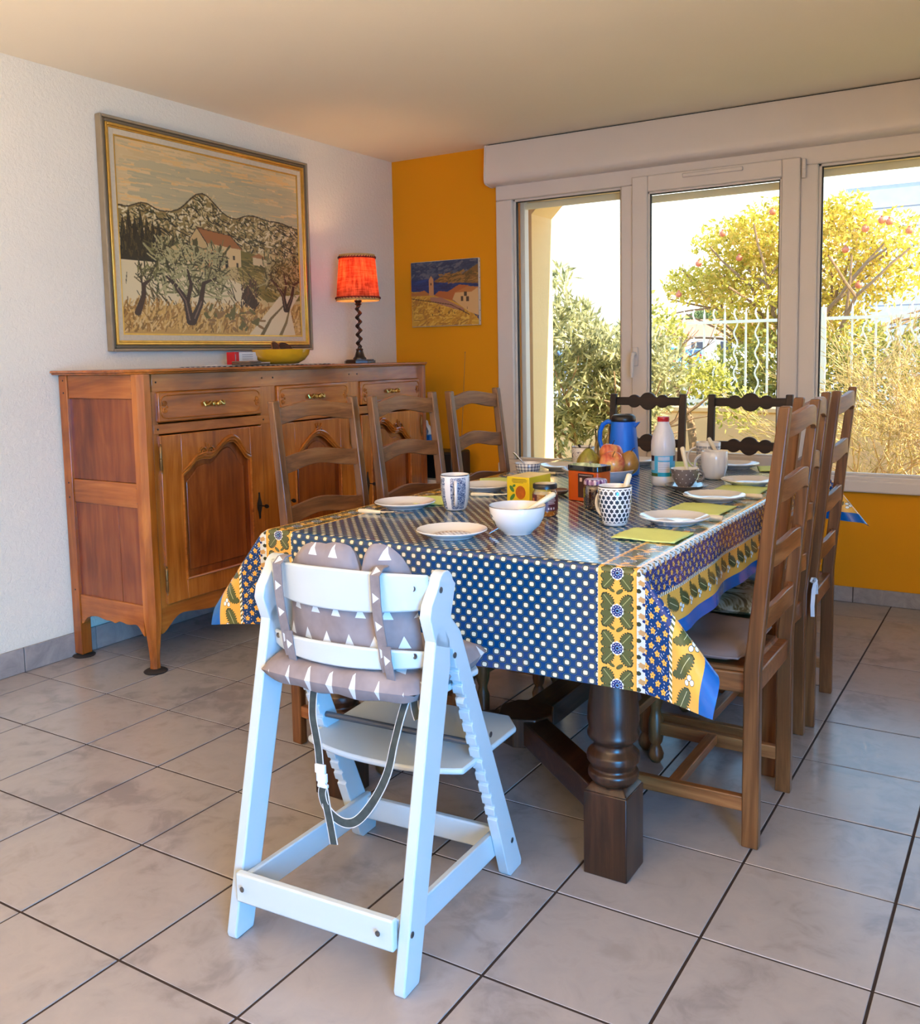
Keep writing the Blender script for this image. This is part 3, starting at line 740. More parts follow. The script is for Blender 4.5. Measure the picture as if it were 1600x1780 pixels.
def door(ya, yb, mode, hinge):
    za, zb = 0.262, 0.940; X = SX + .010
    sl, sr = (0.105, 0.075) if mode != 'right' else (0.075, 0.10)
    pa, pb, pz = ya + sl, yb - sr, 0.345
    up = arch_pts(pa, pb, mode)
    b = MB()
    b.b2(0.470, X, ya, pa, za, zb); b.b2(0.470, X, pb, yb, za, zb); b.b2(0.470, X, pa, pb, za, pz)
    b.prism([(pa, zb), (pb, zb)] + up[::-1], lambda a, c, t: (0.470 + t, a, c), X - 0.470)
    d = PB(b, 'door', W_z, sb, bevel=0.003)
    b = MB(); b.b2(0.468, SX - .010, pa - .005, pb + .005, pz - .005, 0.90)
    PB(b, 'panel', W_pan, d)
    # raised field inside the panel
    b = MB()
    inn = [(pa + .03 + (y - pa) / (pb - pa) * ((pb - pa) - .06), z - .035) for y, z in up]
    b.prism([(pa + .03, pz + .03)] + inn + [(pb - .03, pz + .03)], lambda a, c, t: (SX - .012 + t, a, c), 0.008)
    PB(b, 'raised_field', W_pan, d, bevel=0.004)
    b = MB()
    side = [(pa, pz)] + up + [(pb, pz)]
    loop = [(X - .001, y, z) for y, z in side]
    b.tube(loop, .0055, 8); b.tube([(X - .001, pa, pz), (X - .001, pb, pz)], .0055, 8)
    top_ = [(X + .002, y, z + .012) for y, z in up]; b.tube(top_, [.002 + .006 * math.sin(math.pi * i / 40) ** .5 for i in range(41)], 8)
    top_ = [(X - .006, y, z - .010) for y, z in up]; b.tube(top_, .0045, 6)
    if mode == 'sym':
        yc = (pa + pb) / 2
        scroll(b, yc - .016, .885, X + .004, .015, 1.5, 1, 0); scroll(b, yc + .016, .885, X + .004, .015, 1.5, -1, math.pi)
        b.tube([(X+.003, yc, .885), (X+.004, yc, .925)], .003, 6)
        b.tube([(X+.003, yc, .895), (X+.004, yc - .014, .908), (X+.003, yc - .022, .922)], .0032, 6); b.tube([(X+.003, yc, .895), (X+.004, yc + .014, .908), (X+.003, yc + .022, .922)], .0032, 6)
    else:
        yc = pa + (pb - pa) * (.34 if mode == 'left' else .66)
        scroll(b, yc - .018, .856, X + .005, .022, 1.6, -1, math.pi); scroll(b, yc + .018, .856, X + .005, .022, 1.6, 1, 0)
        b.tube([(X+.003, yc, .852), (X+.004, yc + .002, .875), (X+.003, yc - .004, .898)], .003, 6)
        b.tube([(X+.003, yc, .862), (X+.004, yc + .012, .878), (X+.003, yc + .018, .886)], .0028, 6)
    PB(b, 'moulding', W_y, d)
    hy = ya - .004 if hinge < 0 else yb + .004
    for z0, z1 in ((0.79, 0.91), (0.30, 0.42)):
        b = MB(); b.lathe([(0, z0), (.004, z0 + .004), (.002, z0 + .010), (.006, z0 + .016), (.006, (z0+z1)/2 - .002), (.004, (z0+z1)/2), (.006, (z0+z1)/2 + .002), (.006, z1 - .016), (.002, z1 - .010), (.004, z1 - .004), (0, z1)], 12, (X + .003, hy, 0))
        PB(b, 'hinge', M_hinge, d)
    ky = yb - .034 if hinge < 0 else ya + .034
    b = MB(); b.prism([(ky + u * .011 * (1 + .35 * math.cos(t_ * 4)), .585 + .062 * v_ * (1 + .08 * math.cos(t_ * 6))) for t_ in [2 * math.pi * i / 40 for i in range(40)] for u, v_ in [(math.cos(t_), math.sin(t_))]], lambda a, c, t: (X + t, a, c), .0022)
    PB(b, 'lock_plate', M_iron, d)
    b = MB(); b.tube([(X, ky, .585), (X + .034, ky, .585)], .003, 8); b.prism([(.0 + math.cos(t_) * .013, math.sin(t_) * .009) for t_ in [2*math.pi*i/20 for i in range(20)]], lambda a, c, t: (X + .044 + a, ky - .0015 + t, .585 + c), .003)
    PB(b, 'key', M_iron, d)
door(-2.310, -1.742, 'left', -1); door(-1.632, -1.118, 'sym', 1); door(-1.018, -0.487, 'right', 1)

# ---------------------------------------------------------------- things on the sideboard
ZS = 1.202
m, nt, p = newmat('dark_patterned_runner'); setp(p, rough=0.9)
v = nt.nodes.new('ShaderNodeTexCoord').outputs['Object']; sx = nt.nodes.new('ShaderNodeSeparateXYZ'); nt.links.new(v, sx.inputs[0])
X_ = E(nt, sx.outputs[0]); Y_ = E(nt, sx.outputs[1]); msk = ((X_ * 190).sin() * (Y_ * 190).sin()).gt(0.15)
nt.links.new(mixc(nt, C(48, 46, 66), C(196, 180, 170), msk), p.inputs['Base Color'])
t_ = MB(); t_.grid(lambda u, w: (-.16 + .32 * u, -.36 + .72 * w, 0.0015 + .002 * math.sin(w * 23) * u), 12, 40)
o = t_.build('table_runner', m, None, fixn=False); o.location = (0.285, -1.50, ZS + .001); md = o.modifiers.new('solid', 'SOLIDIFY'); md.thickness = 0.002
tag(o, 'dark blue patterned cloth runner lying on the sideboard under the yellow bowl', 'runner')
M_ybowl = plain('mustard_glaze', C(226, 164, 30), 0.14, 0.08, 12, coat=0.5)
t = thing('fruit_bowl', 'glossy mustard yellow ceramic bowl on the sideboard', 'bowl', (0.27, -1.345, ZS + .004)); YS = 1.08
b = MB(); b.lathe([(0, .004), (.055, .002), (.075, .004), (.105, .022), (.125, .050), (.131, .076), (.127, .078), (.118, .052), (.098, .028), (.06, .014), (0, .012)], 40, M=Matrix.Diagonal((YS, YS, .94, 1))); b.build('bowl', M_ybowl, t, sharp=60)
M_cone = plain('dark_brown_disc', C(46, 34, 26), 0.35, 0.3, 90, 0.8, 120); M_rimo = plain('orange_brown_rim', C(150, 92, 44), 0.4)
for (dx, dy, rz, tilt, lb) in ((0, -.035, .3, 1.15, 'dark brown round disc leaning in the yellow bowl, the left one'), (0, .025, -.1, 1.0, 'dark brown grained round disc with an orange rim leaning in the yellow bowl')):
    t = thing('round_case', lb, 'case', (0.27 + dx, -1.335 + dy, ZS + .070), rz)
    T = Matrix.Rotation(tilt, 4, 'Y')
    b = MB(); b.lathe([(0, -.006), (.044, -.006), (.048, 0), (.044, .006), (0, .012)], 28, M=T); b.build('disc', M_cone, t)
    b = MB(); b.tube([tuple(T @ Vector((.048 * math.cos(a), .048 * math.sin(a), 0))) for a in [2 * math.pi * i / 30 for i in range(31)]], .003, 6); b.build('rim', M_rimo, t)
t = thing('small_box', 'small white carton with a red end standing beside the yellow bowl', 'box', (0.20, -1.565, ZS + .004))
b = MB(); b.b2(-.025, .025, -.020, .100, 0, .062); b.build('carton', plain('white_card', C(226, 220, 214), 0.6), t, bevel=.001)
b = MB(); b.b2(-.0255, .0255, -.0505, -.020, 0, .0625); b.build('red_end', plain('red_card', C(200, 30, 36), 0.5), t, bevel=.001)
b = MB()
for z in (.018, .028, .038, .048): b.b2(.025, .0258, .0, .07, z, z + .003)
b.b2(-.02, .02, -.0513, -.0505, .012, .05) if False else b.b2(.0255, .0262, -.046, -.042, .01, .052)
b.build('print', plain('grey_print', C(150, 146, 146), 0.6), t)
t = thing('wallet', 'brown leather wallet lying on the runner in front of the carton', 'wallet', (0.345, -1.63, ZS + .005), .2)
b = MB(); b.b2(-.05, .05, -.085, .085, 0, .009); b.b2(-.05, .05, -.085, .01, .010, .019); b.build('cover', plain('tan_brown_leather', C(118, 92, 70), 0.5, 0.15), t, bevel=.004)
b = MB(); b.b2(-.046, .046, -.02, .088, .0092, .0125); b.build('papers', plain('cream_paper', C(206, 190, 168), 0.7), t)
o = MB().b2(-.04, .04, -.06, .06, 0, .003).build('paper_slip', plain('white_paper', C(232, 226, 220), 0.7)); o.location = (0.22, -1.70, ZS + .005); tag(o, 'white slip of paper behind the brown wallet', 'paper')

# lamp
lt = thing('table_lamp', 'lit table lamp with a red fabric shade and twisted dark stem on the sideboard', 'lamp', (0.27, -0.722, ZS))
M_dk = wood('dark_turned_wood_', C(20, 12, 9), C(44, 26, 18), C(70, 44, 30), 'Z', 0.3, 0.3)
b = MB(); b.prism([(.088 * math.cos(a), .088 * math.sin(a)) for a in [math.pi/4 * k + math.pi/8 for k in range(8)]], lambda a, c, t: (a, c, t), .014)
b.prism([(.080 * math.cos(a), .080 * math.sin(a)) for a in [math.pi/4 * k + math.pi/8 for k in range(8)]], lambda a, c, t: (a, c, .014 + t), .006); b.build('base', M_dk, lt, bevel=.002)
b = MB(); b.lathe([(0, .02), (.036, .020), (.037, .026), (.028, .036), (.022, .055), (.018, .068), (.021, .074), (.016, .080), (0, .08)], 24)
N = 80; nn = 20; vs = []; fs = []
for i in range(N + 1):
    z = .08 + .232 * i / N; ph = i / N * 2 * math.pi * 5.0; env = min(1, min(i, N - i) / 6)
    for k in range(nn):
        a = 2 * math.pi * k / nn; r = .0115 + .002 * math.cos(a - ph) * env
        vs.append((.0062 * env * math.cos(ph) + r * math.cos(a), .0062 * env * math.sin(ph) + r * math.sin(a), z))
for i in range(N):
    for k in range(nn): k2 = (k + 1) % nn; fs.append((i*nn+k, i*nn+k2, (i+1)*nn+k2, (i+1)*nn+k))
b.add(vs, fs)
b.lathe([(0, .312), (.012, .312), (.020, .318), (.014, .324), (.020, .334), (.022, .338), (.010, .344), (.008, .37), (0, .37)], 20)
b.build('twisted_stem', M_dk, lt, sharp=60)
m, nt, p = newmat('red_woven_shade'); setp(p, rough=0.9)
v = objco(nt, (60, 60, 9)); n1 = noise(nt, 1, 3, .6, v); v2 = objco(nt, (14, 14, 160)); n2 = noise(nt, 1, 2, .6, v2)
x = E(nt, n1.outputs[0]) * .6 + E(nt, n2.outputs[0]) * .4
col = ramp(nt, x.s, [(.38, C(170, 76, 44)), (.62, C(230, 140, 96))]); nt.links.new(col, p.inputs['Base Color'])
tl = nt.nodes.new('ShaderNodeBsdfTranslucent'); nt.links.new(col, tl.inputs[0]); mxs = nt.nodes.new('ShaderNodeMixShader'); mxs.inputs[0].default_value = .6
nt.links.new(p.outputs[0], mxs.inputs[1]); nt.links.new(tl.outputs[0], mxs.inputs[2]); nt.links.new(mxs.outputs[0], nt.nodes['Material Output'].inputs[0])
bump(nt, p, n1.outputs[0], .4, .002)
b = MB(); b.lathe([(.118, .338), (.096, .578), (.0945, .578), (.1165, .338)], 48); shd = b.build('lamp_shade', m, lt, sharp=60)
M_braid = plain('tan_braid', C(196, 148, 84), 0.8, 0.15, 60)
for (z0, z1, r0, r1) in ((.336, .349, .1195, .1185), (.568, .582, .0985, .097)):
    b = MB(); b.lathe([(r0, z0), (r1, z1), (r1 - .004, z1), (r0 - .004, z0), (r0, z0)], 48); b.build('trim_band', M_braid, shd)
M_lace = plain('dark_red_lacing', C(104, 26, 16), 0.7)
b = MB()
for (z, r, up) in ((.351, .1195, 1), (.566, .0995, -1)):
    for k in range(40):
        a = 2 * math.pi * k / 40; a2 = a + .10
        b.tube([((r) * math.cos(a), (r) * math.sin(a), z + .004 * up), ((r + .003) * math.cos((a + a2) / 2), (r + .003) * math.sin((a + a2) / 2), z), (r * math.cos(a2), r * math.sin(a2), z - .006 * up)], .0022, 4)
    b.tube([((r + .001) * math.cos(a), (r + .001) * math.sin(a), z + .003 * up) for a in [2 * math.pi * i / 48 for i in range(49)]], .003, 6)
o = b.build('lacing', M_lace, shd); o['kind'] = 'stuff'
m, nt, p = newmat('lit_bulb_glass'); p.inputs['Emission Color'].default_value = (1, .72, .38, 1); setp(p, emis=12.0); p.inputs['Base Color'].default_value = (1, .8, .5, 1)
_n = noise(nt, 3, 1); nt.links.new(ramp(nt, _n.outputs[0], [(0, (1, .8, .5, 1)), (1, (1, .86, .6, 1))]), p.inputs['Base Color'])
b = MB(); b.sphere((0, 0, .43), .026, 16, (1, 1, 1.25)); b.build('bulb', m, lt)
ld = bpy.data.lights.new('bulb_light', 'POINT'); ld.energy = 4; ld.color = (1, .62, .30); ld.shadow_soft_size = .03
lo = bpy.data.objects.new('bulb_light', ld); COL.objects.link(lo); lo.location = (0.27, -0.722, ZS + .49)

# ---------------------------------------------------------------- painted pictures (colours stored per vertex of a fine canvas)
class Paint:
    def __init__(s, w, h, bg):
        s.w, s.h = w, h; s.a = np.zeros((h, w, 3)); s.a[:] = bg[:3]
        s.X, s.Y = np.meshgrid(np.arange(w) / (w - 1), np.arange(h) / (h - 1)); s.rng = np.random.default_rng(3)
    def poly(s, pts, col, mix=1.0):
        P = np.array(pts); m = np.zeros(s.X.shape, bool); n = len(P)
        for i in range(n):
            x0, y0 = P[i]; x1, y1 = P[(i + 1) % n]
            c = ((y0 > s.Y) != (y1 > s.Y)) & (s.X < (x1 - x0) * (s.Y - y0) / (y1 - y0 + 1e-12) + x0); m ^= c
        s.a[m] = s.a[m] * (1 - mix) + np.array(col[:3]) * mix; return m
    def line(s, pts, r, col, mix=1.0):
        if not hasattr(r, '__len__'): r = [r] * len(pts)
        for (p, q, ra, rb) in zip(pts, pts[1:], r, r[1:]):
            x0, x1 = min(p[0], q[0]) - .03, max(p[0], q[0]) + .03; y0, y1 = min(p[1], q[1]) - .03, max(p[1], q[1]) + .03
            i0, i1 = max(0, int(x0 * s.w)), min(s.w, int(x1 * s.w) + 2); j0, j1 = max(0, int(y0 * s.h)), min(s.h, int(y1 * s.h) + 2)
            X = s.X[j0:j1, i0:i1]; Y = s.Y[j0:j1, i0:i1]
            d = np.array(q) - np.array(p); L = (d ** 2).sum() + 1e-9
            t = np.clip(((X - p[0]) * d[0] + (Y - p[1]) * d[1]) / L, 0, 1)
            m = np.hypot(X - p[0] - t * d[0], Y - p[1] - t * d[1]) < ra + (rb - ra) * t
            A = s.a[j0:j1, i0:i1]; A[m] = A[m] * (1 - mix) + np.array(col[:3]) * mix
    def dabs(s, box, n, ln, r, cols, ang=0.0, va=0.5, test=None):
        for k in range(n):
            x = s.rng.uniform(box[0], box[2]); y = s.rng.uniform(box[1], box[3])
            if test is not None and not test(x, y): continue
            a = ang + s.rng.normal() * va; l = ln * s.rng.uniform(.5, 1.4); c = cols[s.rng.integers(len(cols))]
            s.line([(x, y), (x + l * math.cos(a), y - l * math.sin(a))], r * s.rng.uniform(.6, 1.3), c)
    def obj(s, name, mat, parent, fn):
        h, w = s.h, s.w; me = bpy.data.meshes.new(name)
        U, V = s.X.ravel(), s.Y.ravel(); co = fn(U, V)
        me.vertices.add(h * w); me.vertices.foreach_set('co', co.reshape(-1))
        jj, ii = np.meshgrid(np.arange(h - 1), np.arange(w - 1), indexing='ij'); a = (jj * w + ii).ravel()
        F = np.stack([a, a + w, a + w + 1, a + 1], 1).reshape(-1)
        me.loops.add(len(F)); me.loops.foreach_set('vertex_index', F.astype(np.int32)); me.polygons.add(len(F) // 4)
        me.polygons.foreach_set('loop_start', np.arange(0, len(F), 4, dtype=np.int32)); me.update(calc_edges=True); me.validate()
        ca = me.color_attributes.new('paint', 'FLOAT_COLOR', 'POINT')
        arr = np.ones((h * w, 4), dtype=np.float32); arr[:, :3] = s.a.reshape(-1, 3); ca.data.foreach_set('color', arr.ravel())
        me.materials.append(mat); o = bpy.data.objects.new(name, me); COL.objects.link(o); o.parent = parent; return o
def paintmat(name, rough=0.5):
    m, nt, p = newmat(name); setp(p, rough=rough)
    a = nt.nodes.new('ShaderNodeVertexColor'); a.layer_name = 'paint'
    n = noise(nt, 180, 3, .6, objco(nt)); nt.links.new(mixc(nt, a.outputs[0], C(150, 120, 76), E(nt, n.outputs[0]) * .08), p.inputs['Base Color'])
    bump(nt, p, n.outputs[0], .15, .001); return m
# big landscape
W_, H_ = 420, 330
pt = Paint(W_, H_, C(214, 184, 132)); K = lambda *c: C(*c)
sk = [K(212,180,126), K(226,192,136), K(198,176,130), K(230,186,120), K(216,188,136)]
pt.dabs((0, 0, 1, .34), 900, .10, .005, sk, 0.0, .06)
pt.dabs((0.05, .10, .95, .32), 160, .16, .008, [K(184,170,130), K(194,176,132)], 0.02, .05)
def ridge(n, seed, base, amp, peaks=()):
    rg = np.random.default_rng(seed); xs = np.linspace(0, 1, n); y = base + amp * .25 * np.cumsum(rg.normal(size=n)) / math.sqrt(n)
    for px, pw, ph in peaks: y = y - ph * np.exp(-((xs - px) / pw) ** 2)
    return [(float(a), float(b_)) for a, b_ in zip(xs, y)]
rd = ridge(60, 4, .345, .05, ((.42, .10, .13), (.12, .05, .03), (.86, .10, .03), (.70, .08, .045)))
pt.poly(rd + [(1, .62), (0, .62)], K(150, 124, 70)); 
def under(x, y): return y > np.interp(x, [q[0] for q in rd], [q[1] for q in rd]) + .008
pt.dabs((0, .2, 1, .58), 900, .028, .0045, [K(226,206,158), K(214,190,138), K(198,172,116)], .9, .6, under)
pt.dabs((0, .2, 1, .58), 900, .022, .0032, [K(52,44,24), K(76,66,34), K(92,84,44)], -.6, .8, under)
for k in range(24):
    x = pt.rng.uniform(.02, .98); y = pt.rng.uniform(.30, .5)
    if under(x, y): pt.line([(x, y), (x + .03, y + pt.rng.uniform(-.02, .03)), (x + .07, y + .03)], .003, K(48, 38, 22))
pt.line(rd, .0035, K(60, 46, 26))
pt.poly([(0, .52), (.25, .50), (.5, .54), (.8, .50), (1, .55), (1, 1), (0, 1)], K(206, 176, 116))
pt.poly([(.6, .50), (1, .56), (1, .78), (.78, .80), (.62, .66), (.55, .60)], K(120, 106, 44)); pt.dabs((.6, .54, 1, .76), 260, .05, .004, [K(140,120,52), K(92,84,34), K(170,146,78)], -.35, .2)
pt.poly([(0, .62), (.34, .60), (.62, .70), (.72, .84), (.5, .92), (0, .90)], K(226, 204, 156))
pt.dabs((.02, .62, .7, .86), 90, .09, .0028, [K(70,56,34), K(120,100,60)], -1.1, .25)
pt.poly([(0, .86), (.3, .84), (.62, .88), (.8, .82), (1, .80), (1, 1), (0, 1)], K(196, 150, 78)); pt.dabs((0, .84, 1, .99), 900, .035, .0035, [K(216,170,92), K(170,120,54), K(140,100,44), K(224,186,120)], 1.3, .35)
pt.poly([(.86, .76), (1.0, .74), (.93, .84), (.96, 1.0), (.66, 1.0), (.76, .88)], K(228, 204, 158)); pt.line([(.90, .80), (.80, .90), (.74, 1.0)], [.004, .008, .011], K(120, 96, 56)); pt.line([(.93, .82), (.90, .92), (.86, 1.0)], [.003, .008, .010], K(130, 106, 60))
# cypresses
for k in range(7):
    x = .02 + k * .028; top = .36 + .04 * pt.rng.uniform(-1, 1); pt.poly([(x - .018, .62), (x - .012, top + .08), (x, top), (x + .012, top + .08), (x + .018, .62)], K(46, 38, 20)); pt.dabs((x - .012, top + .06, x + .012, .6), 26, .03, .002, [K(84,72,34), K(30,24,12)], 1.5, .15)
# farmhouse
pt.poly([(.345, .62), (.345, .47), (.385, .405), (.44, .50), (.44, .66)], K(206, 170, 112)); pt.poly([(.44, .66), (.44, .485), (.63, .50), (.63, .60), (.50, .64)], K(222, 188, 128)); pt.poly([(.385, .40), (.57, .425), (.64, .50), (.435, .485)], K(168, 104, 52))
pt.poly([(.44, .52), (.50, .52), (.50, .61), (.44, .62)], K(196, 146, 90))
for (x, y) in ((.46, .53), (.49, .53), (.53, .53), (.58, .54), (.47, .58), (.60, .58)): pt.poly([(x, y), (x + .013, y), (x + .013, y + .025), (x, y + .025)], K(60, 44, 26))
pt.poly([(.535, .57), (.552, .57), (.552, .62), (.535, .62)], K(40, 28, 18)); pt.poly([(.70, .535), (.79, .545), (.79, .59), (.70, .58)], K(216, 190, 140)); pt.poly([(.69, .535), (.74, .51), (.80, .545)], K(170, 112, 62))
pt.line([(.345, .62), (.345, .47), (.385, .405), (.57, .425), (.64, .50)], .002, K(50, 34, 20)); pt.line([(.44, .66), (.44, .49), (.385, .405)], .002, K(50, 34, 20)); pt.poly([(.36, .62), (.36, .48), (.385, .46), (.40, .62)], K(84, 74, 38))
pt.poly([(.44, .64), (.6, .60), (.62, .66), (.46, .70)], K(196, 170, 112)); pt.dabs((.45, .61, .61, .67), 50, .012, .0015, [K(110,88,50)], 0, 1.5)
def olive(x, y, s):
    pt.dabs((x - .16 * s, y - .36 * s, x + .17 * s, y - .12 * s), int(340 * s), .045 * s, .0042, [K(160,150,100), K(124,116,66), K(84,78,40), K(180,168,116)], 1.2, 1.0)
    D = K(64, 44, 34); L = K(128, 100, 78)
    pt.line([(x, y), (x - .015 * s, y - .10 * s), (x - .06 * s, y - .17 * s), (x - .10 * s, y - .21 * s)], [.018 * s, .014 * s, .009 * s, .005], D)
    pt.line([(x + .01 * s, y), (x + .05 * s, y - .09 * s), (x + .07 * s, y - .19 * s), (x + .13 * s, y - .22 * s)], [.018 * s, .013 * s, .009 * s, .004], D)
    pt.line([(x - .01 * s, y - .09 * s), (x + .01 * s, y - .18 * s), (x - .005 * s, y - .26 * s)], [.010 * s, .008 * s, .004], D)
    pt.line([(x - .003, y - .01), (x - .018 * s, y - .10 * s), (x - .055 * s, y - .16 * s)], .003 * s, L); pt.line([(x + .02 * s, y - .02), (x + .055 * s, y - .10 * s)], .003 * s, L)
    pt.dabs((x - .15 * s, y - .36 * s, x + .16 * s, y - .15 * s), int(90 * s), .04 * s, .0025, [K(60,52,28), K(190,174,120)], 1.2, 1.0)
olive(.33, .93, 1.15); olive(.90, .84, .85)
pt.line([(.07, .89), (.10, .80), (.105, .74), (.15, .70)], [.016, .012, .010, .004], K(70, 48, 36)); pt.line([(.10, .76), (.09, .70)], .005, K(70, 48, 36)); pt.dabs((.07, .64, .17, .72), 50, .03, .003, [K(120,112,62), K(70,62,34)], 1.4, .6)
pt.poly([(.62, .78), (.66, .70), (.72, .80), (.70, .86)], K(58, 40, 24)); pt.dabs((.62, .68, .72, .84), 50, .03, .003, [K(90,60,36), K(50,34,20)], 1.3, .4)
pt.dabs((.4, .86, .75, .98), 40, .03, .008, [K(110,98,48), K(150,110,60)], .3, 1)
pic = thing('framed_painting', 'large framed painting of hills, a farmhouse and olive trees above the sideboard', 'painting', (0.0, -1.487, 1.776))
PY0, PY1, PZ0, PZ1 = -.66, .655, -.498, .500          # outer frame
M_canv = paintmat('canvas_oil_paint', 0.42)
fw = .078
pt.obj('canvas', M_canv, pic, lambda U, V: np.stack([np.full_like(U, .022), PY0 + fw + U * (PY1 - PY0 - 2 * fw), PZ1 - fw - V * (PZ1 - PZ0 - 2 * fw)], 1))
def frame_ring(o0, o1, x0, x1, mat, name, bev=.002):
    b = MB(); F = [(PY0 + o0, PY0 + o1), (PY1 - o1, PY1 - o0)]
    for a, c in F: b.b2(x0, x1, a, c, PZ0 + o0, PZ1 - o0)
    b.b2(x0, x1, PY0 + o1, PY1 - o1, PZ1 - o1, PZ1 - o0); b.b2(x0, x1, PY0 + o1, PY1 - o1, PZ0 + o0, PZ0 + o1)
    return b.build(name, mat, pic, bevel=bev)
M_fr = plain('grey_taupe_frame', C(150, 132, 104), 0.5, 0.08, 20); M_gold = plain('gilt_edge', C(222, 176, 84), 0.28, 0.1, 30, metal=.7); M_lin = plain('linen_slip', C(208, 190, 158), 0.8, .05, 80)
frame_ring(0, .012, .004, .040, M_fr, 'outer_moulding', .004); frame_ring(.012, .028, .004, .034, plain('dark_taupe_frame', C(112, 96, 72), 0.5), 'middle_moulding', .006)
frame_ring(.028, .040, .004, .036, M_gold, 'gilt_band', .003); frame_ring(.040, .048, .004, .029, M_gold, 'gilt_cove', .002); frame_ring(.048, .072, .004, .027, M_lin, 'linen_slip', .001); frame_ring(.072, .079, .004, .026, M_gold, 'inner_gilt', .001)
# small seaside picture
s2 = Paint(170, 136, K(46, 66, 92)); s2.dabs((0, 0, 1, .28), 300, .10, .012, [K(44,62,88), K(70,84,104), K(36,52,80), K(96,100,112)], .2, .4)
s2.poly([(0, .27), (1, .27), (1, .55), (0, .55)], K(24, 52, 104)); s2.dabs((0, .28, 1, .5), 120, .12, .006, [K(30,64,124), K(18,40,84)], 0, .1)
s2.poly([(.34, .31), (.48, .23), (.66, .20), (.78, .22), (1, .08), (1, .38), (.7, .35), (.4, .33)], K(128, 92, 40)); s2.dabs((.4, .2, 1, .36), 80, .08, .008, [K(160,116,52), K(96,76,36)], .3, .3)
s2.poly([(0, .45), (.12, .46), (.3, .50), (.6, .60), (.9, .80), (1, .92), (1, 1), (0, 1)], K(206, 156, 50)); s2.dabs((0, .55, .95, 1), 300, .08, .010, [K(222,178,70), K(190,134,40), K(170,120,44)], .4, .5, lambda x, y: y > .5 + x * .42)
s2.poly([(0, .46), (.06, .47), (.2, .44), (.3, .52), (0, .52)], K(176, 110, 50)); s2.poly([(.27, .52), (.27, .28), (.305, .22), (.34, .28), (.34, .53)], K(196, 142, 90)); s2.poly([(.29, .33), (.31, .33), (.31, .37), (.29, .37)], K(70, 44, 30))
s2.poly([(.34, .53), (.42, .46), (.55, .48), (.72, .38), (.86, .40), (.62, .62)], K(178, 100, 46)); s2.poly([(.62, .60), (.66, .50), (.82, .42), (1, .44), (1, .86), (.86, .80)], K(214, 172, 112)); s2.poly([(.66, .50), (.84, .41), (1, .43), (.9, .50)], K(190, 120, 56))
for (x, y) in ((.74, .56), (.82, .57), (.79, .49)): s2.poly([(x, y), (x + .04, y), (x + .04, y + .07), (x, y + .07)], K(80, 60, 40))
s2.poly([(.28, .55), (.45, .56), (.78, .74), (.8, .80), (.3, .62)], K(168, 118, 92)); s2.line([(0, .56), (.3, .62), (.6, .68), (.86, .84)], .006, K(84, 60, 34)); s2.dabs((.3, .74, .85, .84), 16, .02, .005, [K(70,56,30)], 1.5, .2)
sp = thing('canvas_painting', 'small unframed canvas of a seaside village on the yellow wall', 'painting', (0.381, 0.0, 1.606), 0)
b = MB(); b.b2(-.240, .240, -.024, -.002, -.195, .195); b.build('stretcher', plain('raw_canvas_edge', C(232, 220, 196), 0.8), sp, bevel=.002)
s2.obj('canvas', paintmat('seaside_oil_paint', .6), sp, lambda U, V: np.stack([-.238 + U * .476, np.full_like(U, -.0246), .193 - V * .386], 1))
b = MB()
for z in (-.17, -.11, -.05, .02, .08, .14, .175): b.lathe([(0,0),(.003,0),(0,.002)], 8, M=Matrix.Translation((.240, -.013, z)) @ Matrix.Rotation(math.pi/2, 4, 'Y'))
b.build('tacks', M_iron, sp)['kind'] = 'stuff'

# stereo, white cabinet and tissue box in the corner
t = thing('low_cabinet', 'low white cabinet in the corner behind the sideboard', 'cabinet', (0.42, -0.21, 0))
b = MB(); b.b2(-.36, .28, -.17, .17, .03, .50); b.b2(-.38, .30, -.19, .19, .50, .53); b.b2(-.33, .25, -.15, .15, 0, .03); b.build('body', plain('off_white_lacquer', C(206, 200, 196), 0.4), t, bevel=.004)
for x0, x1 in ((-.35, -.045), (-.035, .27)):
    b = MB(); b.b2(x0, x1, -.188, -.171, .05, .49); dd = b.build('door', M_pvc, t, bevel=.003)
    b = MB(); b.sphere(((x1 if x0 < -.1 else x0) + (-.03 if x0 < -.1 else .03), -.196, .3), .011, 10); b.build('knob', M_brass, dd)
M_blk = plain('black_plastic', C(22, 20, 22), 0.35, .1)
t = thing('stereo', 'black stereo radio with a thin raised antenna on the white cabinet', 'radio', (0.44, -0.23, 0.53))
b = MB(); b.b2(-.20, .17, -.10, .10, 0, .155); b.build('body', M_blk, t, bevel=.012)
b = MB(); b.lathe([(0,0),(.05,0),(.055,.004),(.045,.008),(0,.006)], 24, M=Matrix.Translation((-.06, -.10, .075)) @ Matrix.Rotation(math.pi/2, 4, 'X')); b.build('speaker', plain('dark_grey_mesh', C(46, 44, 46), 0.6, .2, 200), t)
b = MB(); b.tube([(.118, .08, .155), (.150, .09, .72)], [.0022, .0014], 6); b.tube([(.118, .08, .15), (.118, .08, .17)], .006, 8); b.sphere((.150, .09, .722), .003, 8); b.build('antenna', plain('dull_chrome', C(170, 130, 90), 0.3, metal=.8), t)
t = thing('tissue_box', 'blue tissue box with a white tissue on top of the black stereo', 'tissue box', (0.355, -0.28, 0.686))
b = MB(); b.b2(-.09, .11, -.06, .06, 0, .095); b.build('carton', plain('blue_card', C(20, 110, 190), 0.5, .1), t, bevel=.003)
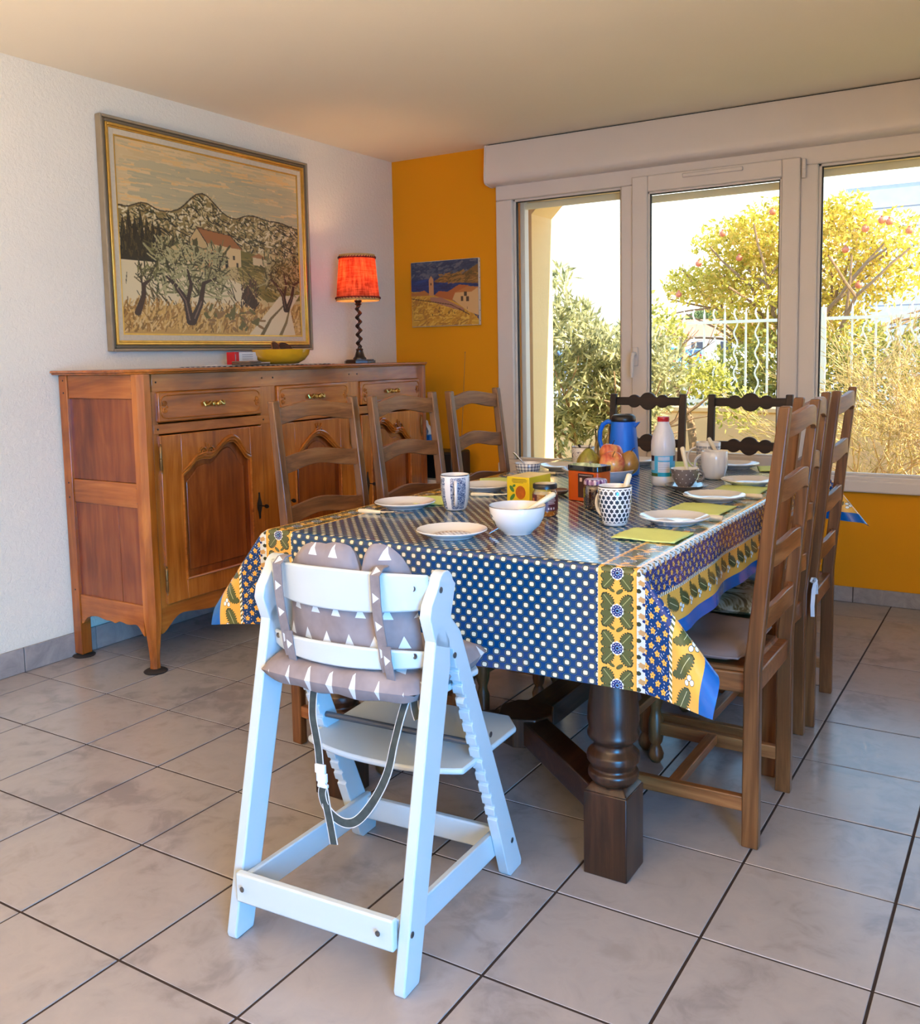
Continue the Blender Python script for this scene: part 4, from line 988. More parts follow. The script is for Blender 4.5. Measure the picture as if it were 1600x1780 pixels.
b = MB(); b.grid(lambda u, w: (.06 + (u - .5) * .06 * (1 - .4 * w) + .012 * math.sin(w * 5), -.01 + .014 * math.sin(u * 7 + w * 3), .094 + w * .09 * (1 - .5 * abs(u - .4))), 8, 10); b.build('tissue', plain('white_tissue', C(240, 236, 230), 0.9), t, fixn=False)
# ---------------------------------------------------------------- dining table
TB = (C(26, 14, 9), C(50, 28, 16), C(78, 46, 28))
D_z = wood('dark_oak_', *TB, 'Z', 0.34, 0.12); D_y = wood('dark_oak_', *TB, 'Y', 0.28, 0.3)
TX0, TX1, TY0, TY1, TZ = 1.665, 2.725, -2.945, -1.030, 0.768
table = thing('dining_table', 'long dark oak dining table with turned legs under the patterned cloth', 'table', (2.195, -1.9875, 0))
b = MB(); b.b2(TX0 + .012, TX1 - .012, TY0 + .012, TY1 - .012, 0.728, TZ - .002); PB(b, 'tabletop', D_y, table, bevel=.006)
b = MB(); b.b2(TX0 + .09, TX1 - .09, TY0 + .09, TY0 + .115, .64, .728); b.b2(TX0 + .09, TX1 - .09, TY1 - .115, TY1 - .09, .64, .728); b.b2(TX0 + .09, TX0 + .115, TY0 + .09, TY1 - .09, .64, .728); b.b2(TX1 - .115, TX1 - .09, TY0 + .09, TY1 - .09, .64, .728); PB(b, 'apron', D_y, table, bevel=.003)
prof = [(.030, .215), (.050, .222), (.060, .236), (.060, .248), (.050, .256), (.052, .262), (.0635, .276), (.062, .292), (.050, .302), (.046, .308), (.046, .318), (.056, .326), (.062, .334), (.0615, .342), (.058, .350), (.062, .372), (.0605, .40), (.055, .44), (.0495, .49), (.047, .53), (.048, .545), (.042, .552), (.046, .56), (.050, .575), (.046, .59), (.036, .60), (.050, .61), (.050, .64), (0, .64)]
for (x, y) in ((2.61, -2.805), (1.78, -2.805), (2.61, -1.17), (1.78, -1.17)):
    b = MB(); b.b2(x - .0545, x + .0545, y - .0545, y + .0545, 0, .205)
    b.hexa([(x-.0545,y-.0545,.205),(x+.0545,y-.0545,.205),(x+.0545,y+.0545,.205),(x-.0545,y+.0545,.205)], [(x-.040,y-.040,.222),(x+.040,y-.040,.222),(x+.040,y+.040,.222),(x-.040,y+.040,.222)])
    b.lathe(prof, 32, (x, y, 0)); b.b2(x - .05, x + .05, y - .05, y + .05, .638, .728)
    PB(b, 'leg', D_z, table, bevel=.003, sharp=50)
cyA, cyB = -2.46, -1.52
for (y, s) in ((cyA, -1), (cyB, 1)):
    for x in (1.80, 2.59):
        b = MB(); b.bar((x, -1.9875 + s * .80, .155), (2.195, y, .155), .075, .072); PB(b, 'stretcher', D_y, table, bevel=.004)
    b = MB(); b.prism([(2.195 + .085 * math.cos(a), y + .085 * math.sin(a)) for a in [math.pi/4 * k for k in range(8)]], lambda a, c, t: (a, c, .112 + t), .086); PB(b, 'stretcher_block', D_z, table, bevel=.004)
b = MB(); b.bar((2.195, cyA, .155), (2.195, cyB, .155), .085, .07); PB(b, 'centre_stretcher', D_y, table, bevel=.004)

# ---------------------------------------------------------------- oilcloth
HW, HL, UX, VF, VB = 0.530, 0.9575, 0.728, 0.272, 0.20
def smooth(x): x = max(0, min(1, x)); return x * x * (3 - 2 * x)
def cloth_pos(u, v):
    a = abs(u) - HW; bb = (-v - HL) if v < 0 else (v - HL); su = 1 if u > 0 else -1; sv = -1 if v < 0 else 1
    cx, cy = 2.195, -1.9875; z0 = TZ + .004
    R = .010
    def edge(d):      # arclength d past the edge -> (outward, drop)
        if d < R * 1.57: t = d / R; return R * math.sin(t), R * (1 - math.cos(t))
        return R, R + (d - R * 1.57)
    if a <= 0 and bb <= 0: return (cx + u, cy + v, z0)
    if a > 0 and bb <= 0:
        o, d = edge(a); f = (a / .2) ** 1.3 * min(1, -bb / .25)
        wv = f * (.012 + .010 * math.sin(v * 9 + su) + .006 * math.sin(v * 23))
        return (cx + su * (HW + o + wv), cy + v, z0 - d)
    if bb > 0 and a <= 0:
        o, d = edge(bb); f = (bb / .25) ** 1.2 * min(1, -a / .2)
        wv = f * (.010 + .008 * math.sin(u * 8 + 1) + .004 * math.sin(u * 19))
        return (cx + u, cy + sv * (HL + o + wv), z0 - d)
    # free corner: a doubled flap swinging outwards
    r = math.hypot(a, bb); ph = math.atan2(a, bb)     # 0 = front drop, pi/2 = side drop
    creas = math.radians(47); tmax = math.radians(44)
    th = tmax * (1 - abs(ph - creas) / (creas if ph < creas else math.pi / 2 - creas)) if True else 0
    th = max(0, th); th = tmax * (1 - math.sqrt((1 - th / tmax) ** 2 + .012) + .0) ; th = max(0, th)
    k = (ph / (math.pi / 2))
    azf = math.radians(-20); azb = math.radians(22)
    az = azf + (azb - azf) * smooth((ph - creas + .25) / .5)
    hx = math.sin(th) * math.cos(az); hy = -math.sin(th) * math.sin(az)
    w_ = min(1, min(a, bb) / .03)
    ox, _ = edge(a); oy, _ = edge(bb); rr = max(0, r - .0057)
    return (cx + su * (HW + R * smooth(a / .02) + rr * hx * (1 if True else 1)), cy + sv * (HL + R * smooth(bb / .02) + rr * hy * .8 ), z0 - max(0, rr * math.cos(th)) if rr > .0 else z0)
us = sorted(set([-UX + (UX - HW) * i / 26 for i in range(27)] + [-HW + 2 * HW * i / 60 for i in range(61)] + [HW + (UX - HW) * i / 26 for i in range(27)]))
vs_ = sorted(set([-HL - VF + VF * i / 36 for i in range(37)] + [-HL + 2 * HL * i / 90 for i in range(91)] + [HL + VB * i / 26 for i in range(27)]))
b = MB(); nu, nv = len(us), len(vs_)
b.add([cloth_pos(u, v) for v in vs_ for u in us], [(j*nu+i, j*nu+i+1, (j+1)*nu+i+1, (j+1)*nu+i) for j in range(nv-1) for i in range(nu-1)], [(u, v) for v in vs_ for u in us])
m, nt, p = newmat('provencal_oilcloth'); setp(p, rough=0.17, spec=0.5, coat=0.15, coatr=0.08)
uvn = nt.nodes.new('ShaderNodeUVMap'); uvn.uv_map = 'UVMap'; sx = nt.nodes.new('ShaderNodeSeparateXYZ'); nt.links.new(uvn.outputs[0], sx.inputs[0])
U = E(nt, sx.outputs[0]); V = E(nt, sx.outputs[1]); A = U.abs()
NAVY, CREAM, GRN, YEL, DGR, OLI, BLU = C(0, 56, 108), C(226, 214, 180), C(40, 70, 50), C(232, 174, 76), C(44, 52, 36), C(84, 90, 52), C(0, 92, 168)
# dotted field
px, py = .0295, .0335
def dots(off):
    s = (U + off * px / 2).cell(px); t = (V + off * py / 2).cell(py)
    r = hyp(s, t * 1.12); an = s.at2(t * 1.12); w = (an * 4).cos() * -.0004 + (an * 12).cos() * .0003
    return r - w
d = dots(0).mn(dots(1))
col = mixc(nt, NAVY, C(86, 104, 62), d.band(.0083, .0093)); col = mixc(nt, col, C(14, 50, 60), d.lt(.0074)); col = mixc(nt, col, CREAM, d.lt(.0058))
# inner yellow band with leaves and blue flowers
c0, c1 = .4425, .530
inY = A.band(c0, c1); colY = YEL
S = (A - (c0 + c1) / 2); P_ = .083; T = (V + .02).cell(P_)
def leaf(S, T, cx, cy, ang, L, W, wob=14):
    ca, sa = math.cos(ang), math.sin(ang)
    x = (S - cx) * ca + (T - cy) * sa; y = (T - cy) * ca - (S - cx) * sa
    lob = (x * (2 * math.pi * wob / (2 * L) * .5)).sin().abs() * .35 + .72
    q = (x / L).pw(2).s if False else None
    ex = (x / L) * (x / L); ey = (y / W) / lob; ey = ey * ey
    return ex + ey, y, x
fS, fT = S.abs(), T.abs()
colY_ = None
e1, y1, x1 = leaf(fS, fT, .0215, .0225, .85, .0165, .0118, 6)
e2, y2, x2 = leaf(fS, fT, .0245, .0075, .20, .0125, .0082, 4)
em = e1.mn(e2)
cY = mixc(nt, YEL, DGR, em.lt(1.25)); cY = mixc(nt, cY, OLI, em.lt(.85)); cY = mixc(nt, cY, C(176, 178, 120), e1.lt(.7) * y1.abs().lt(.0006))
# little loose leaves between motifs
T2 = (V + .02 + P_ / 2).cell(P_); e3, y3, x3 = leaf(S, T2, .006, .001, .6, .0085, .0042, 4); e4, y4, x4 = leaf(S, T2, -.012, .003, -.5, .0065, .0034, 3)
e34 = e3.mn(e4); cY = mixc(nt, cY, DGR, e34.lt(1.2)); cY = mixc(nt, cY, OLI, e34.lt(.75))
r = hyp(S, T); an = S.at2(T)
pet = r - (an * 5).cos().abs() * .0022
cY = mixc(nt, cY, C(214, 222, 222), pet.lt(.0135)); cY = mixc(nt, cY, C(10, 40, 110), (r - (an * 5).sin().abs() * .001).lt(.0118)); dotr = (an * 5).sin().abs().gt(.86) * r.band(.0075, .0102); cY = mixc(nt, cY, C(214, 222, 222), dotr)
cY = mixc(nt, cY, C(120, 170, 200), hyp(S - .0012, T).band(.0030, .0048)); cY = mixc(nt, cY, C(6, 18, 50), r.lt(.0026))
col = mixc(nt, col, cY, inY)
# scalloped line at the inner edge of the band
sc_ = A - (V * (2 * math.pi / (py / 2))).sin().abs() * .002
col = mixc(nt, col, CREAM, sc_.band(c0 - .0022, c0 - .0002) * A.lt(c0))
# white strip with blossoms
w0, w1 = .531, .546
Sw = A - (w0 + w1) / 2; Tw = V.cell(.036); rw = hyp(Sw - .002, Tw); rw2 = hyp(Sw + .004, (V + .018).cell(.036)); rw3 = hyp(Sw - .006, (V + .010).cell(.036))
cW = mixc(nt, C(206, 214, 214), C(190, 150, 96), (rw - (Sw.at2(Tw) * 5).cos() * .001).lt(.0062)); cW = mixc(nt, cW, DGR, (rw2).lt(.0052)); cW = mixc(nt, cW, C(20, 40, 100), rw3.lt(.0034)); cW = mixc(nt, cW, C(236, 234, 220), hyp(Sw + .006, (V + .003).cell(.018)).lt(.0022))
col = mixc(nt, col, cW, A.band(w0, w1)); col = mixc(nt, col, C(226, 160, 60), A.band(.5285, w0))
# blue ground with yellow blossoms
b0, b1 = w1, .618
g1 = .036; wob_ = (V * 71).sin() * .003
cB = C(0, 54, 116)
def blos(ou, ov, R=.0060):
    s = (A - b0 + ou + wob_).cell(g1); t = (V + ov + (A * 60).sin() * .002).cell(g1 * .9)
    rr = hyp(s, t); a5 = s.at2(t); return rr - (a5 * 5).cos() * .0014 - (R - .0060), rr
f1, q1 = blos(0, 0); f2, q2 = blos(g1 / 2, g1 * .45)
ff, qq = f1.mn(f2), q1.mn(q2)
spk = ((A * 430 + (V * 210).sin() * 2).sin() * (V * 390 + (A * 170).sin() * 2).sin()).gt(.88)
cb = mixc(nt, cB, C(210, 226, 230), spk); cb = mixc(nt, cb, C(50, 46, 40), ff.lt(.0072)); cb = mixc(nt, cb, C(238, 182, 84), ff.lt(.0064)); cb = mixc(nt, cb, C(120, 90, 40), qq.lt(.0014))
col = mixc(nt, col, cb, A.band(b0, b1))
# twisted cord
ro = (V * 480 + A * 420).sin(); cr = mixc(nt, C(236, 232, 212), OLI, ro.gt(.1)); col = mixc(nt, col, cr, A.band(b1 - .004, b1 + .0035))
# outer yellow band with oak leaves and acorns
o0, o1 = b1 + .0035, .694; So = A - (o0 + o1) / 2; Po = .072; To = (V + .03).cell(Po)
l1, yy1, xx1 = leaf(So, To, -.004, .008, 1.15, .028, .0155, 8); l2, yy2, xx2 = leaf(So, To, -.016, -.014, .25, .018, .0105, 5)
lm_ = l1.mn(l2); co = mixc(nt, YEL, DGR, lm_.lt(1.12)); co = mixc(nt, co, OLI, lm_.lt(.92)); co = mixc(nt, co, C(206, 206, 160), l1.lt(.6) * yy1.abs().lt(.0006))
for (ax, ay) in ((.010, -.014), (.017, -.023), (.004, -.026)):
    da = hyp(So - ax, (To - ay) * .75); co = mixc(nt, co, DGR, da.lt(.0056)); co = mixc(nt, co, C(236, 238, 232), da.lt(.0046))
col = mixc(nt, col, co, A.band(o0, o1)); col = mixc(nt, col, BLU, A.gt(o1))
# reverse side is plain white backing
gm = nt.nodes.new('ShaderNodeNewGeometry'); 
col = mixc(nt, col, C(214, 210, 206), E(nt, gm.outputs['Backfacing']))
nt.links.new(col, p.inputs['Base Color'])
n1 = noise(nt, 260, 2, .5, uvn.outputs[0]); n2 = noise(nt, 9, 2, .5, uvn.outputs[0]); hh = E(nt, n1.outputs[0]) * .25 + E(nt, n2.outputs[0]) * 1.2; bump(nt, p, hh.s, .10, .003)
cloth = b.build('tablecloth', m, None, fixn=False, sharp=180)
tag(cloth, 'blue and yellow flowered oilcloth covering the long dining table', 'tablecloth')

# ---------------------------------------------------------------- ladder back chairs (local: sitter faces +x, origin on the floor)
def chair_woods(key, cs):
    return wood(key, *cs, 'Z', 0.38, 0.1), wood(key, *cs, 'Y', 0.38, 0.1), wood(key, *cs, 'X', 0.38, 0.1)
CO = (C(88, 48, 20), C(128, 77, 38), C(160, 106, 60))
CZ, CY, CX = chair_woods('oak_chair_', CO); CZ = wood('dark_oak_post_', C(74, 42, 18), C(108, 66, 32), C(138, 92, 52), 'Z', 0.38, 0.1)  # posts and legs: same oak as the slats, shade darkened into its colour
M_rush = plain('woven_rush', C(176, 140, 88), 0.85, 0.2, 60, 0.5, 160)
def post(b, y):
    w = .014
    secs = [(0, 0, .021), (.46, 0, .020), (.80, -.034, .017), (1.10, -.068, .013)]
    vs = []; fs = []
    for z, dx, hx in secs: vs += [(dx - hx, y - w, z), (dx + hx, y - w, z), (dx + hx, y + w, z), (dx - hx, y + w, z)]
    for k in range(len(secs) - 1):
        for q in range(4): r_ = (q + 1) % 4; fs.append((k*4+q, k*4+r_, (k+1)*4+r_, (k+1)*4+q))
    fs += [(0, 3, 2, 1), tuple(range(len(secs)*4 - 4, len(secs)*4))]
    b.add(vs, fs); return b
def make_chair(label, loc, rz, grp):
    t = thing('ladder_back_chair', label, 'chair', loc, rz, grp)
    WH = .1735
    for s in (-1, 1): post(MB(), s * WH).build('back_post', CZ, t, bevel=.004)
    for z0 in (1.050, .893, .733, .575):
        b = MB(); hw = WH - .010
        lean = -.068 * max(0, (z0 - .46) / .64) ** 1.0
        for side in (0,):
            def surf(u, w, off):
                y = -hw + 2 * hw * u; k = 1 - (2 * u - 1) ** 2
                x = lean - .022 * k + off
                top = .028 + .016 * math.sin(math.pi * u) ** 2; bot = -.026 + .020 * math.sin(math.pi * u) ** 2
                return (x, y, z0 + bot + (top - bot) * w)
            n = 18; vs = []
            for off in (-.007, .007):
                for w in (0, 1):
                    for i in range(n + 1): vs.append(surf(i / n, w, off))
            N = n + 1; fs = []
            for i in range(n):
                fs.append((i, i+1, N+i+1, N+i)); fs.append((2*N+i, 3*N+i, 3*N+i+1, 2*N+i+1)); fs.append((N+i, N+i+1, 3*N+i+1, 3*N+i)); fs.append((i, 2*N+i, 2*N+i+1, i+1))
            fs.append((0, N, 3*N, 2*N)); fs.append((n, 2*N+n, 3*N+n, N+n)); b.add(vs, fs)
        b.build('slat', CY, t, bevel=.002)
    b = MB(); b.hexa([(-.01,-.165,.388),(.40,-.205,.388),(.40,.205,.388),(-.01,.165,.388)], [(-.01,-.165,.44),(.40,-.205,.44),(.40,.205,.44),(-.01,.165,.44)]); b.build('seat_rail', CX, t, bevel=.004)
    b = MB(); b.hexa([(.01,-.158,.43),(.392,-.196,.43),(.392,.196,.43),(.01,.158,.43)], [(.02,-.150,.450),(.38,-.186,.450),(.38,.186,.450),(.02,.150,.450)]); b.build('seat', CX, t, bevel=.004)
    for s in (-1, 1):
        b = MB(); b.lathe([(0, 0), (.012, 0), (.022, .014), (.024, .028), (.017, .046), (.013, .054), (.020, .066), (.022, .08), (.022, .135), (.016, .15), (.014, .165), (.022, .19), (.026, .23), (.024, .27), (.016, .31), (.020, .325), (.016, .338), (.022, .35), (.022, .40), (0, .40)], 16, (.375, s * .180, 0)); b.build('leg', CZ, t, sharp=60)
        b = MB(); b.b2(.015, .375, s*.174-.012, s*.174+.012, .090, .128) if False else b.bar((.015, s*.172, .109), (.375, s*.180, .109), .022, .038); b.build('side_stretcher', CX, t, bevel=.003)
    b = MB(); b.bar((.20, -.172, .114), (.20, .172, .114), .030, .026); b.build('cross_stretcher', CY, t, bevel=.003)
    b = MB(); b.bar((.375, -.17, .215), (.375, .17, .215), .022, .024); b.build('front_stretcher', CY, t, bevel=.003)
    return t
LG, RG = 'oak ladder back chairs on the sideboard side of the table', 'oak ladder back chairs on the right side of the table'
ch = make_chair('oak ladder-back chair nearest the camera on the sideboard side of the table', (1.47, -2.440, 0), math.radians(-7), LG)
dup(ch, (1.57, -2.070, 0), math.radians(-3), 'middle oak ladder-back chair of the three on the sideboard side')
dup(ch, (1.62, -1.660, 0), math.radians(-1), 'farthest oak ladder-back chair on the sideboard side, against the yellow wall')
dup(ch, (2.868, -2.372, 0), math.radians(180), 'oak ladder-back chair nearest the camera on the right of the table, with a grey-brown cushion', RG)
dup(ch, (2.812, -1.945, 0), math.radians(179), 'middle oak ladder-back chair on the right, mostly hidden, holding the scene-printed cushion', RG)
dup(ch, (2.826, -1.515, 0), math.radians(181.5), 'oak ladder-back chair farthest on the right, with a white bow tied to its post', RG)

# cushions on the right-hand chairs
def cushion(name, mat, label, loc, rz, w=.36, l=.35, h=.045, loc_z=.452, dent=0.0, sd=1):
    rg = random.Random(sd); ph = rg.uniform(0, 6)
    b = MB()
    def f(u, w_, top):
        x = (u - .5) * 2; y = (w_ - .5) * 2
        e = max(0, 1 - abs(x) ** 4) ** .5 * max(0, 1 - abs(y) ** 4) ** .5
        z = h * .5 + (h * .5 * e + (.004 * math.sin(5 * x + ph) * e - dent * math.exp(-((x + .1) ** 2 + y * y) / .25)) ) if top else h * .5 - h * .5 * e
        k = 1 - .06 * (x * x + y * y) / 2 * (1 if abs(x) > .8 and abs(y) > .8 else .5)
        return (x * l / 2 * k, y * w / 2 * k, z)
    b.grid(lambda u, w_: f(u, w_, True), 28, 28); b.grid(lambda u, w_: f(u, w_, False), 28, 28)
    t = thing(name, label, 'cushion', (loc[0], loc[1], loc_z), rz)
    b.build('pad', mat, t, sharp=180)
    b = MB(); pts = []
    for i in range(81):
        a = i / 80 * 4; s = int(a) % 4; q = a - int(a)
        x, y = [(-1 + 2*q, -1), (1, -1 + 2*q), (1 - 2*q, 1), (-1, 1 - 2*q)][s]
        k = 1 - .06 * (x * x + y * y) / 2 * (1 if abs(x) > .8 and abs(y) > .8 else .5)
        pts.append((x * l / 2 * k, y * w / 2 * k, h * .5))
    b.tube(pts, .0028, 6); b.build('piping', mat, t)
    return t
M_cush = plain('taupe_cushion_fabric', C(128, 112, 108), 0.9, .08, 10, .25, 30)
M_cushl = plain('pale_grey_cushion_fabric', C(176, 170, 176), 0.9, .06, 10, .2, 30)
cushion('seat_cushion', M_cush, 'grey-brown seat cushion on the nearest chair right of the table', (2.665, -2.372), math.pi, dent=.02)
m, nt, p = newmat('scene_printed_fabric'); setp(p, rough=.9); v = objco(nt); n1 = noise(nt, 7, 4, .7, v, 1.5)
nt.links.new(ramp(nt, n1.outputs[0], [(.35, C(52, 44, 30)), (.46, C(120, 96, 50)), (.52, C(190, 180, 150)), (.6, C(206, 196, 180)), (.68, C(80, 74, 44))]), p.inputs['Base Color'])
cushion('seat_cushion', m, 'cushion printed with a brown and white scene on the middle right-hand chair', (2.615, -1.945), math.pi, h=.05, sd=3)
tc = cushion('seat_cushion', M_cushl, 'pale grey seat cushion tied with white bows on the farthest right-hand chair', (2.63, -1.515), math.pi, h=.05, sd=5)
M_rib = plain('white_ribbon', C(214, 218, 224), 0.7)
bx0, by0, bz0 = -.222, .200, .045
for s in (1,):
    b = MB(); D = (.2, 0, 1)
    def lp(pts, w=.007): b.ribbon([(bx0 + x, by0 + y, bz0 + z) for x, y, z in pts], (1, 0.2, .1), w, .001)
    lp([(0,0,0), (.0,.022,.012), (.002,.045,.016), (.004,.055,.006), (.002,.04,-.002), (0,0,0)])
    lp([(0,0,0), (.0,-.020,-.022), (.002,-.022,-.044), (.003,-.012,-.050), (.002,-.004,-.03), (0,0,0)])
    lp([(0,0,0), (.003,.018,-.03), (.004,.026,-.08), (.003,.024,-.115)], .012); lp([(0,0,0), (.002,-.020,-.02), (.003,-.036,-.055)], .008); lp([(0,0,0), (.01,-.02,.004), (.03,-.03,.0)])
    b.sphere((bx0 + .002, by0, bz0), .007, 8); o = b.build('tie_bow', M_rib, tc, fixn=False)

# ---------------------------------------------------------------- the two dark carved chairs at the far end
KZ = wood('black_oak_', C(18, 9, 7), C(38, 20, 14), C(60, 34, 22), 'Z', .5, .0); KX = wood('black_oak_', C(18, 9, 7), C(38, 20, 14), C(60, 34, 22), 'X', .5, .0)
def carved_chair(label, loc, rz):
    t = thing('carved_chair', label, 'chair', loc, rz, 'dark carved chairs at the far end of the table')   # faces -y
    W = .172
    for s in (-1, 1):
        b = MB(); b.b2(s*W-.017, s*W+.017, -.015, .015, 0, .45)
        b.hexa([(s*W-.017,-.015,.45),(s*W+.017,-.015,.45),(s*W+.017,.015,.45),(s*W-.017,.015,.45)], [(s*W-.015,.035,1.035),(s*W+.015,.035,1.035),(s*W+.015,.06,1.035),(s*W-.015,.06,1.035)])
        b.lathe([(.015,0),(.018,.004),(.010,.010),(.014,.016),(.008,.026),(0,.028)], 10, (s*W, .048, 1.033)) if s == 9 else None
        b.build('back_post', KZ, t, bevel=.003)
        b = MB(); b.lathe([(0,0),(.012,0),(.024,.02),(.018,.05),(.022,.09),(.022,.16),(.014,.18),(.026,.24),(.022,.30),(.014,.33),(.022,.36),(.022,.42),(0,.42)], 14, (s*.18, -.37, 0)); b.build('leg', KZ, t, sharp=60)
        b = MB(); b.bar((s*W, 0, .14), (s*.18, -.37, .14), .024, .03); b.build('side_stretcher', KX, t, bevel=.003)
    for z, h in ((1.000, .031), (.803, .031)):
        y0 = .035 * (z - .45) / .585 + .012
        n = 64; up = []; dn = []
        for i in range(n + 1):
            x = -1 + 2 * i / n
            e = .55 + .22 * abs(math.cos(x * math.pi * 1.5)) ** .8
            big = math.sqrt(max(0, 1 - (x / .26) ** 2)) * 1.35 if abs(x) < .26 else 0
            sd = math.sqrt(max(0, 1 - ((abs(x) - .44) / .20) ** 2)) * 1.0 if abs(abs(x) - .44) < .20 else 0
            q = max(.62, big, sd) * h
            up.append((x * (W - .012), z + q)); dn.append((x * (W - .012), z - q))
        b = MB(); b.prism(up + dn[::-1], lambda a, c, tt: (a, y0 + tt, c), .018); b.build('carved_rail', KX, t, bevel=.003)
    b = MB(); b.b2(-.19, .19, -.39, .01, .40, .45); b.build('seat', KX, t, bevel=.006)
    b = MB(); b.bar((-.18, -.19, .14), (.18, -.19, .14), .024, .026); b.build('cross_stretcher', KX, t, bevel=.003)
    return t
c1 = carved_chair('dark carved chair at the far end, behind the blue flask', (1.855, -.60, 0), 0)
dup(c1, (2.335, -.60, 0), 0, 'dark carved chair at the far end, on the right beside the window mullion')
# ---------------------------------------------------------------- white high chair (local: +y = towards the table)
HCO = Vector((2.222, -3.455, 0)); HCR = math.radians(3.7)
M_hc = plain('white_satin_lacquer', C(194, 205, 209), 0.3, .015, 6); M_scr = plain('steel_screw', C(120, 124, 128), 0.35, metal=.9); M_hrod = plain('grey_metal_rod', C(96, 100, 106), 0.4, metal=.6)  # chair is white; part of the blue daylight cast is tinted into its lacquer
hc = thing('high_chair', 'white wooden high chair with a grey cushion standing at the near end of the table', 'high chair', HCO, HCR)
def arcpts(cx, cy, r, a0, a1, n=8): return [(cx + r * math.cos(math.radians(a0 + (a1 - a0) * i / n)), cy + r * math.sin(math.radians(a0 + (a1 - a0) * i / n))) for i in range(n + 1)]
for s, nm in ((-1, 'side_frame'), (1, 'side_frame')):
    x0 = s * .2295 - .014
    # long front leg with notches (polygon in y,z)
    ft = [(.470, .0), (.535, .006)]
    def fx(z): return .480 - .335 * (z / .79)          # rear edge of the long leg
    poly = [(.468, .012), (.482, 0), (.540, .0), (.543, .012)]
    poly += [(fx(.70) + .070, .66)]
    poly += [(.213, .70), (.235, .765)] + arcpts(.195, .770, .030, 10, 170, 8)[0:]
    poly += [(.135, .74), (.128, .715), (.150, .655)]
    # notched rear edge going down
    z = .585
    poly += [(fx(.63) + .005, .63)]
    while z > .155:
        poly += [(fx(z) , z), (fx(z) + .008, z - .002), (fx(z - .009) + .008, z - .010), (fx(z - .014) + .001, z - .0135)]
        z -= .0335
    poly += [(fx(.12), .12)]
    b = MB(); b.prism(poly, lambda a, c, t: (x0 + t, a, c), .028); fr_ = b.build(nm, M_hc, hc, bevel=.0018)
    b = MB()
    b.prism([(.0, .0), (.054, .0), (.058, .012), (.208, .60), (.207, .655), (.185, .690), (.165, .692), (.150, .68), (-.004, .012)], lambda a, c, t: (x0 + t, a, c), .028)
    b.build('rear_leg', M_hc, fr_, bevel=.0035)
    for (y, z) in ((.172, .765), (.225, .615), (.385, .385), (.49, .085), (.03, .115)):
        b = MB(); b.lathe([(0, 0), (.0065, 0), (.0065, .0015), (.003, .0016), (0, .0004)], 14, M=Matrix.Translation((s * .2435, y, z)) @ Matrix.Rotation(math.pi/2 * s, 4, 'Y')); b.build('screw', M_scr, fr_)
    for (y, z) in ((.01, .125),):
        b = MB(); b.lathe([(0, 0), (.006, 0), (.006, .0015), (0, .0004)], 14, M=Matrix.Translation((s * .185, y - .019, z)) @ Matrix.Rotation(math.pi/2, 4, 'X')); b.build('screw', M_scr, fr_)
# bars
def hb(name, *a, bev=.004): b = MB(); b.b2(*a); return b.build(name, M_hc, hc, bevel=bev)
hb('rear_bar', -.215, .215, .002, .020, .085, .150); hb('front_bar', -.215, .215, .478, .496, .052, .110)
for s in (-1, 1):
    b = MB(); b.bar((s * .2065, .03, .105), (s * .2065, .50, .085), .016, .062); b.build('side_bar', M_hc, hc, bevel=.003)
# curved back slats bulging away from the table
def slat(name, z0, z1, tilt=0):
    b = MB(); n = 24; vs = []
    for off in (0, .012):
        for z in (z0, z1):
            for i in range(n + 1):
                u = -1 + 2 * i / n
                e = .006 * math.cos(u * math.pi / 2)
                y = .165 - .060 * (1 - abs(u) ** 2.3) + off - (z - z0) * .10
                zz = z + (.010 * (1 - abs(u) ** 2) if z == z1 else -.006 * (1 - abs(u) ** 2))
                vs.append((u * .216, y, zz))
    N = n + 1; fs = []
    for i in range(n):
        fs += [(i, i+1, N+i+1, N+i), (2*N+i, 3*N+i, 3*N+i+1, 2*N+i+1), (N+i, N+i+1, 3*N+i+1, 3*N+i), (i, 2*N+i, 2*N+i+1, i+1)]
    fs += [(0, N, 3*N, 2*N), (n, 2*N+n, 3*N+n, N+n)]
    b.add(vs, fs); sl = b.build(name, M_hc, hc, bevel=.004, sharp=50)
    for s in (-1, 1):
        q = MB(); q.lathe([(0, 0), (.006, 0), (.006, .0015), (0, .0004)], 14, M=Matrix.Translation((s * .190, .147, (z0 + z1) / 2 + .01)) @ Matrix.Rotation(math.pi/2, 4, 'X')); q.build('screw', M_scr, sl)
slat('back_slat', .722, .795); slat('back_slat', .603, .636)
# seat board, foot board, rod
def board(name, y0, y1, z, wx, bulge, t=.014, wf=None):
    n = 20; P = []
    wf = wf or wx
    for i in range(n + 1):
        u = -1 + 2 * i / n; P.append((u * wx, y0 + bulge * abs(u) ** 2.4 * (1 if bulge > 0 else 1)))
    P += [(wf, y1 - .06), (wf - .05, y1), (-wf + .05, y1), (-wf, y1 - .06)]
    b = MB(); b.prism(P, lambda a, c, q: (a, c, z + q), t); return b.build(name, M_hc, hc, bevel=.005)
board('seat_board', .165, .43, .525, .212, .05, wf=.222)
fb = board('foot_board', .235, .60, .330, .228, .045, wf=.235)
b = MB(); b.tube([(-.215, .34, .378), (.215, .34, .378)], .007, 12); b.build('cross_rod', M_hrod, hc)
b = MB(); b.tube([(-.215, .36, .50), (.215, .36, .50)], .006, 12); b.tube([(.244, .235, .515), (.262, .235, .515)], .008, 10); b.build('seat_rod', M_hc, hc)
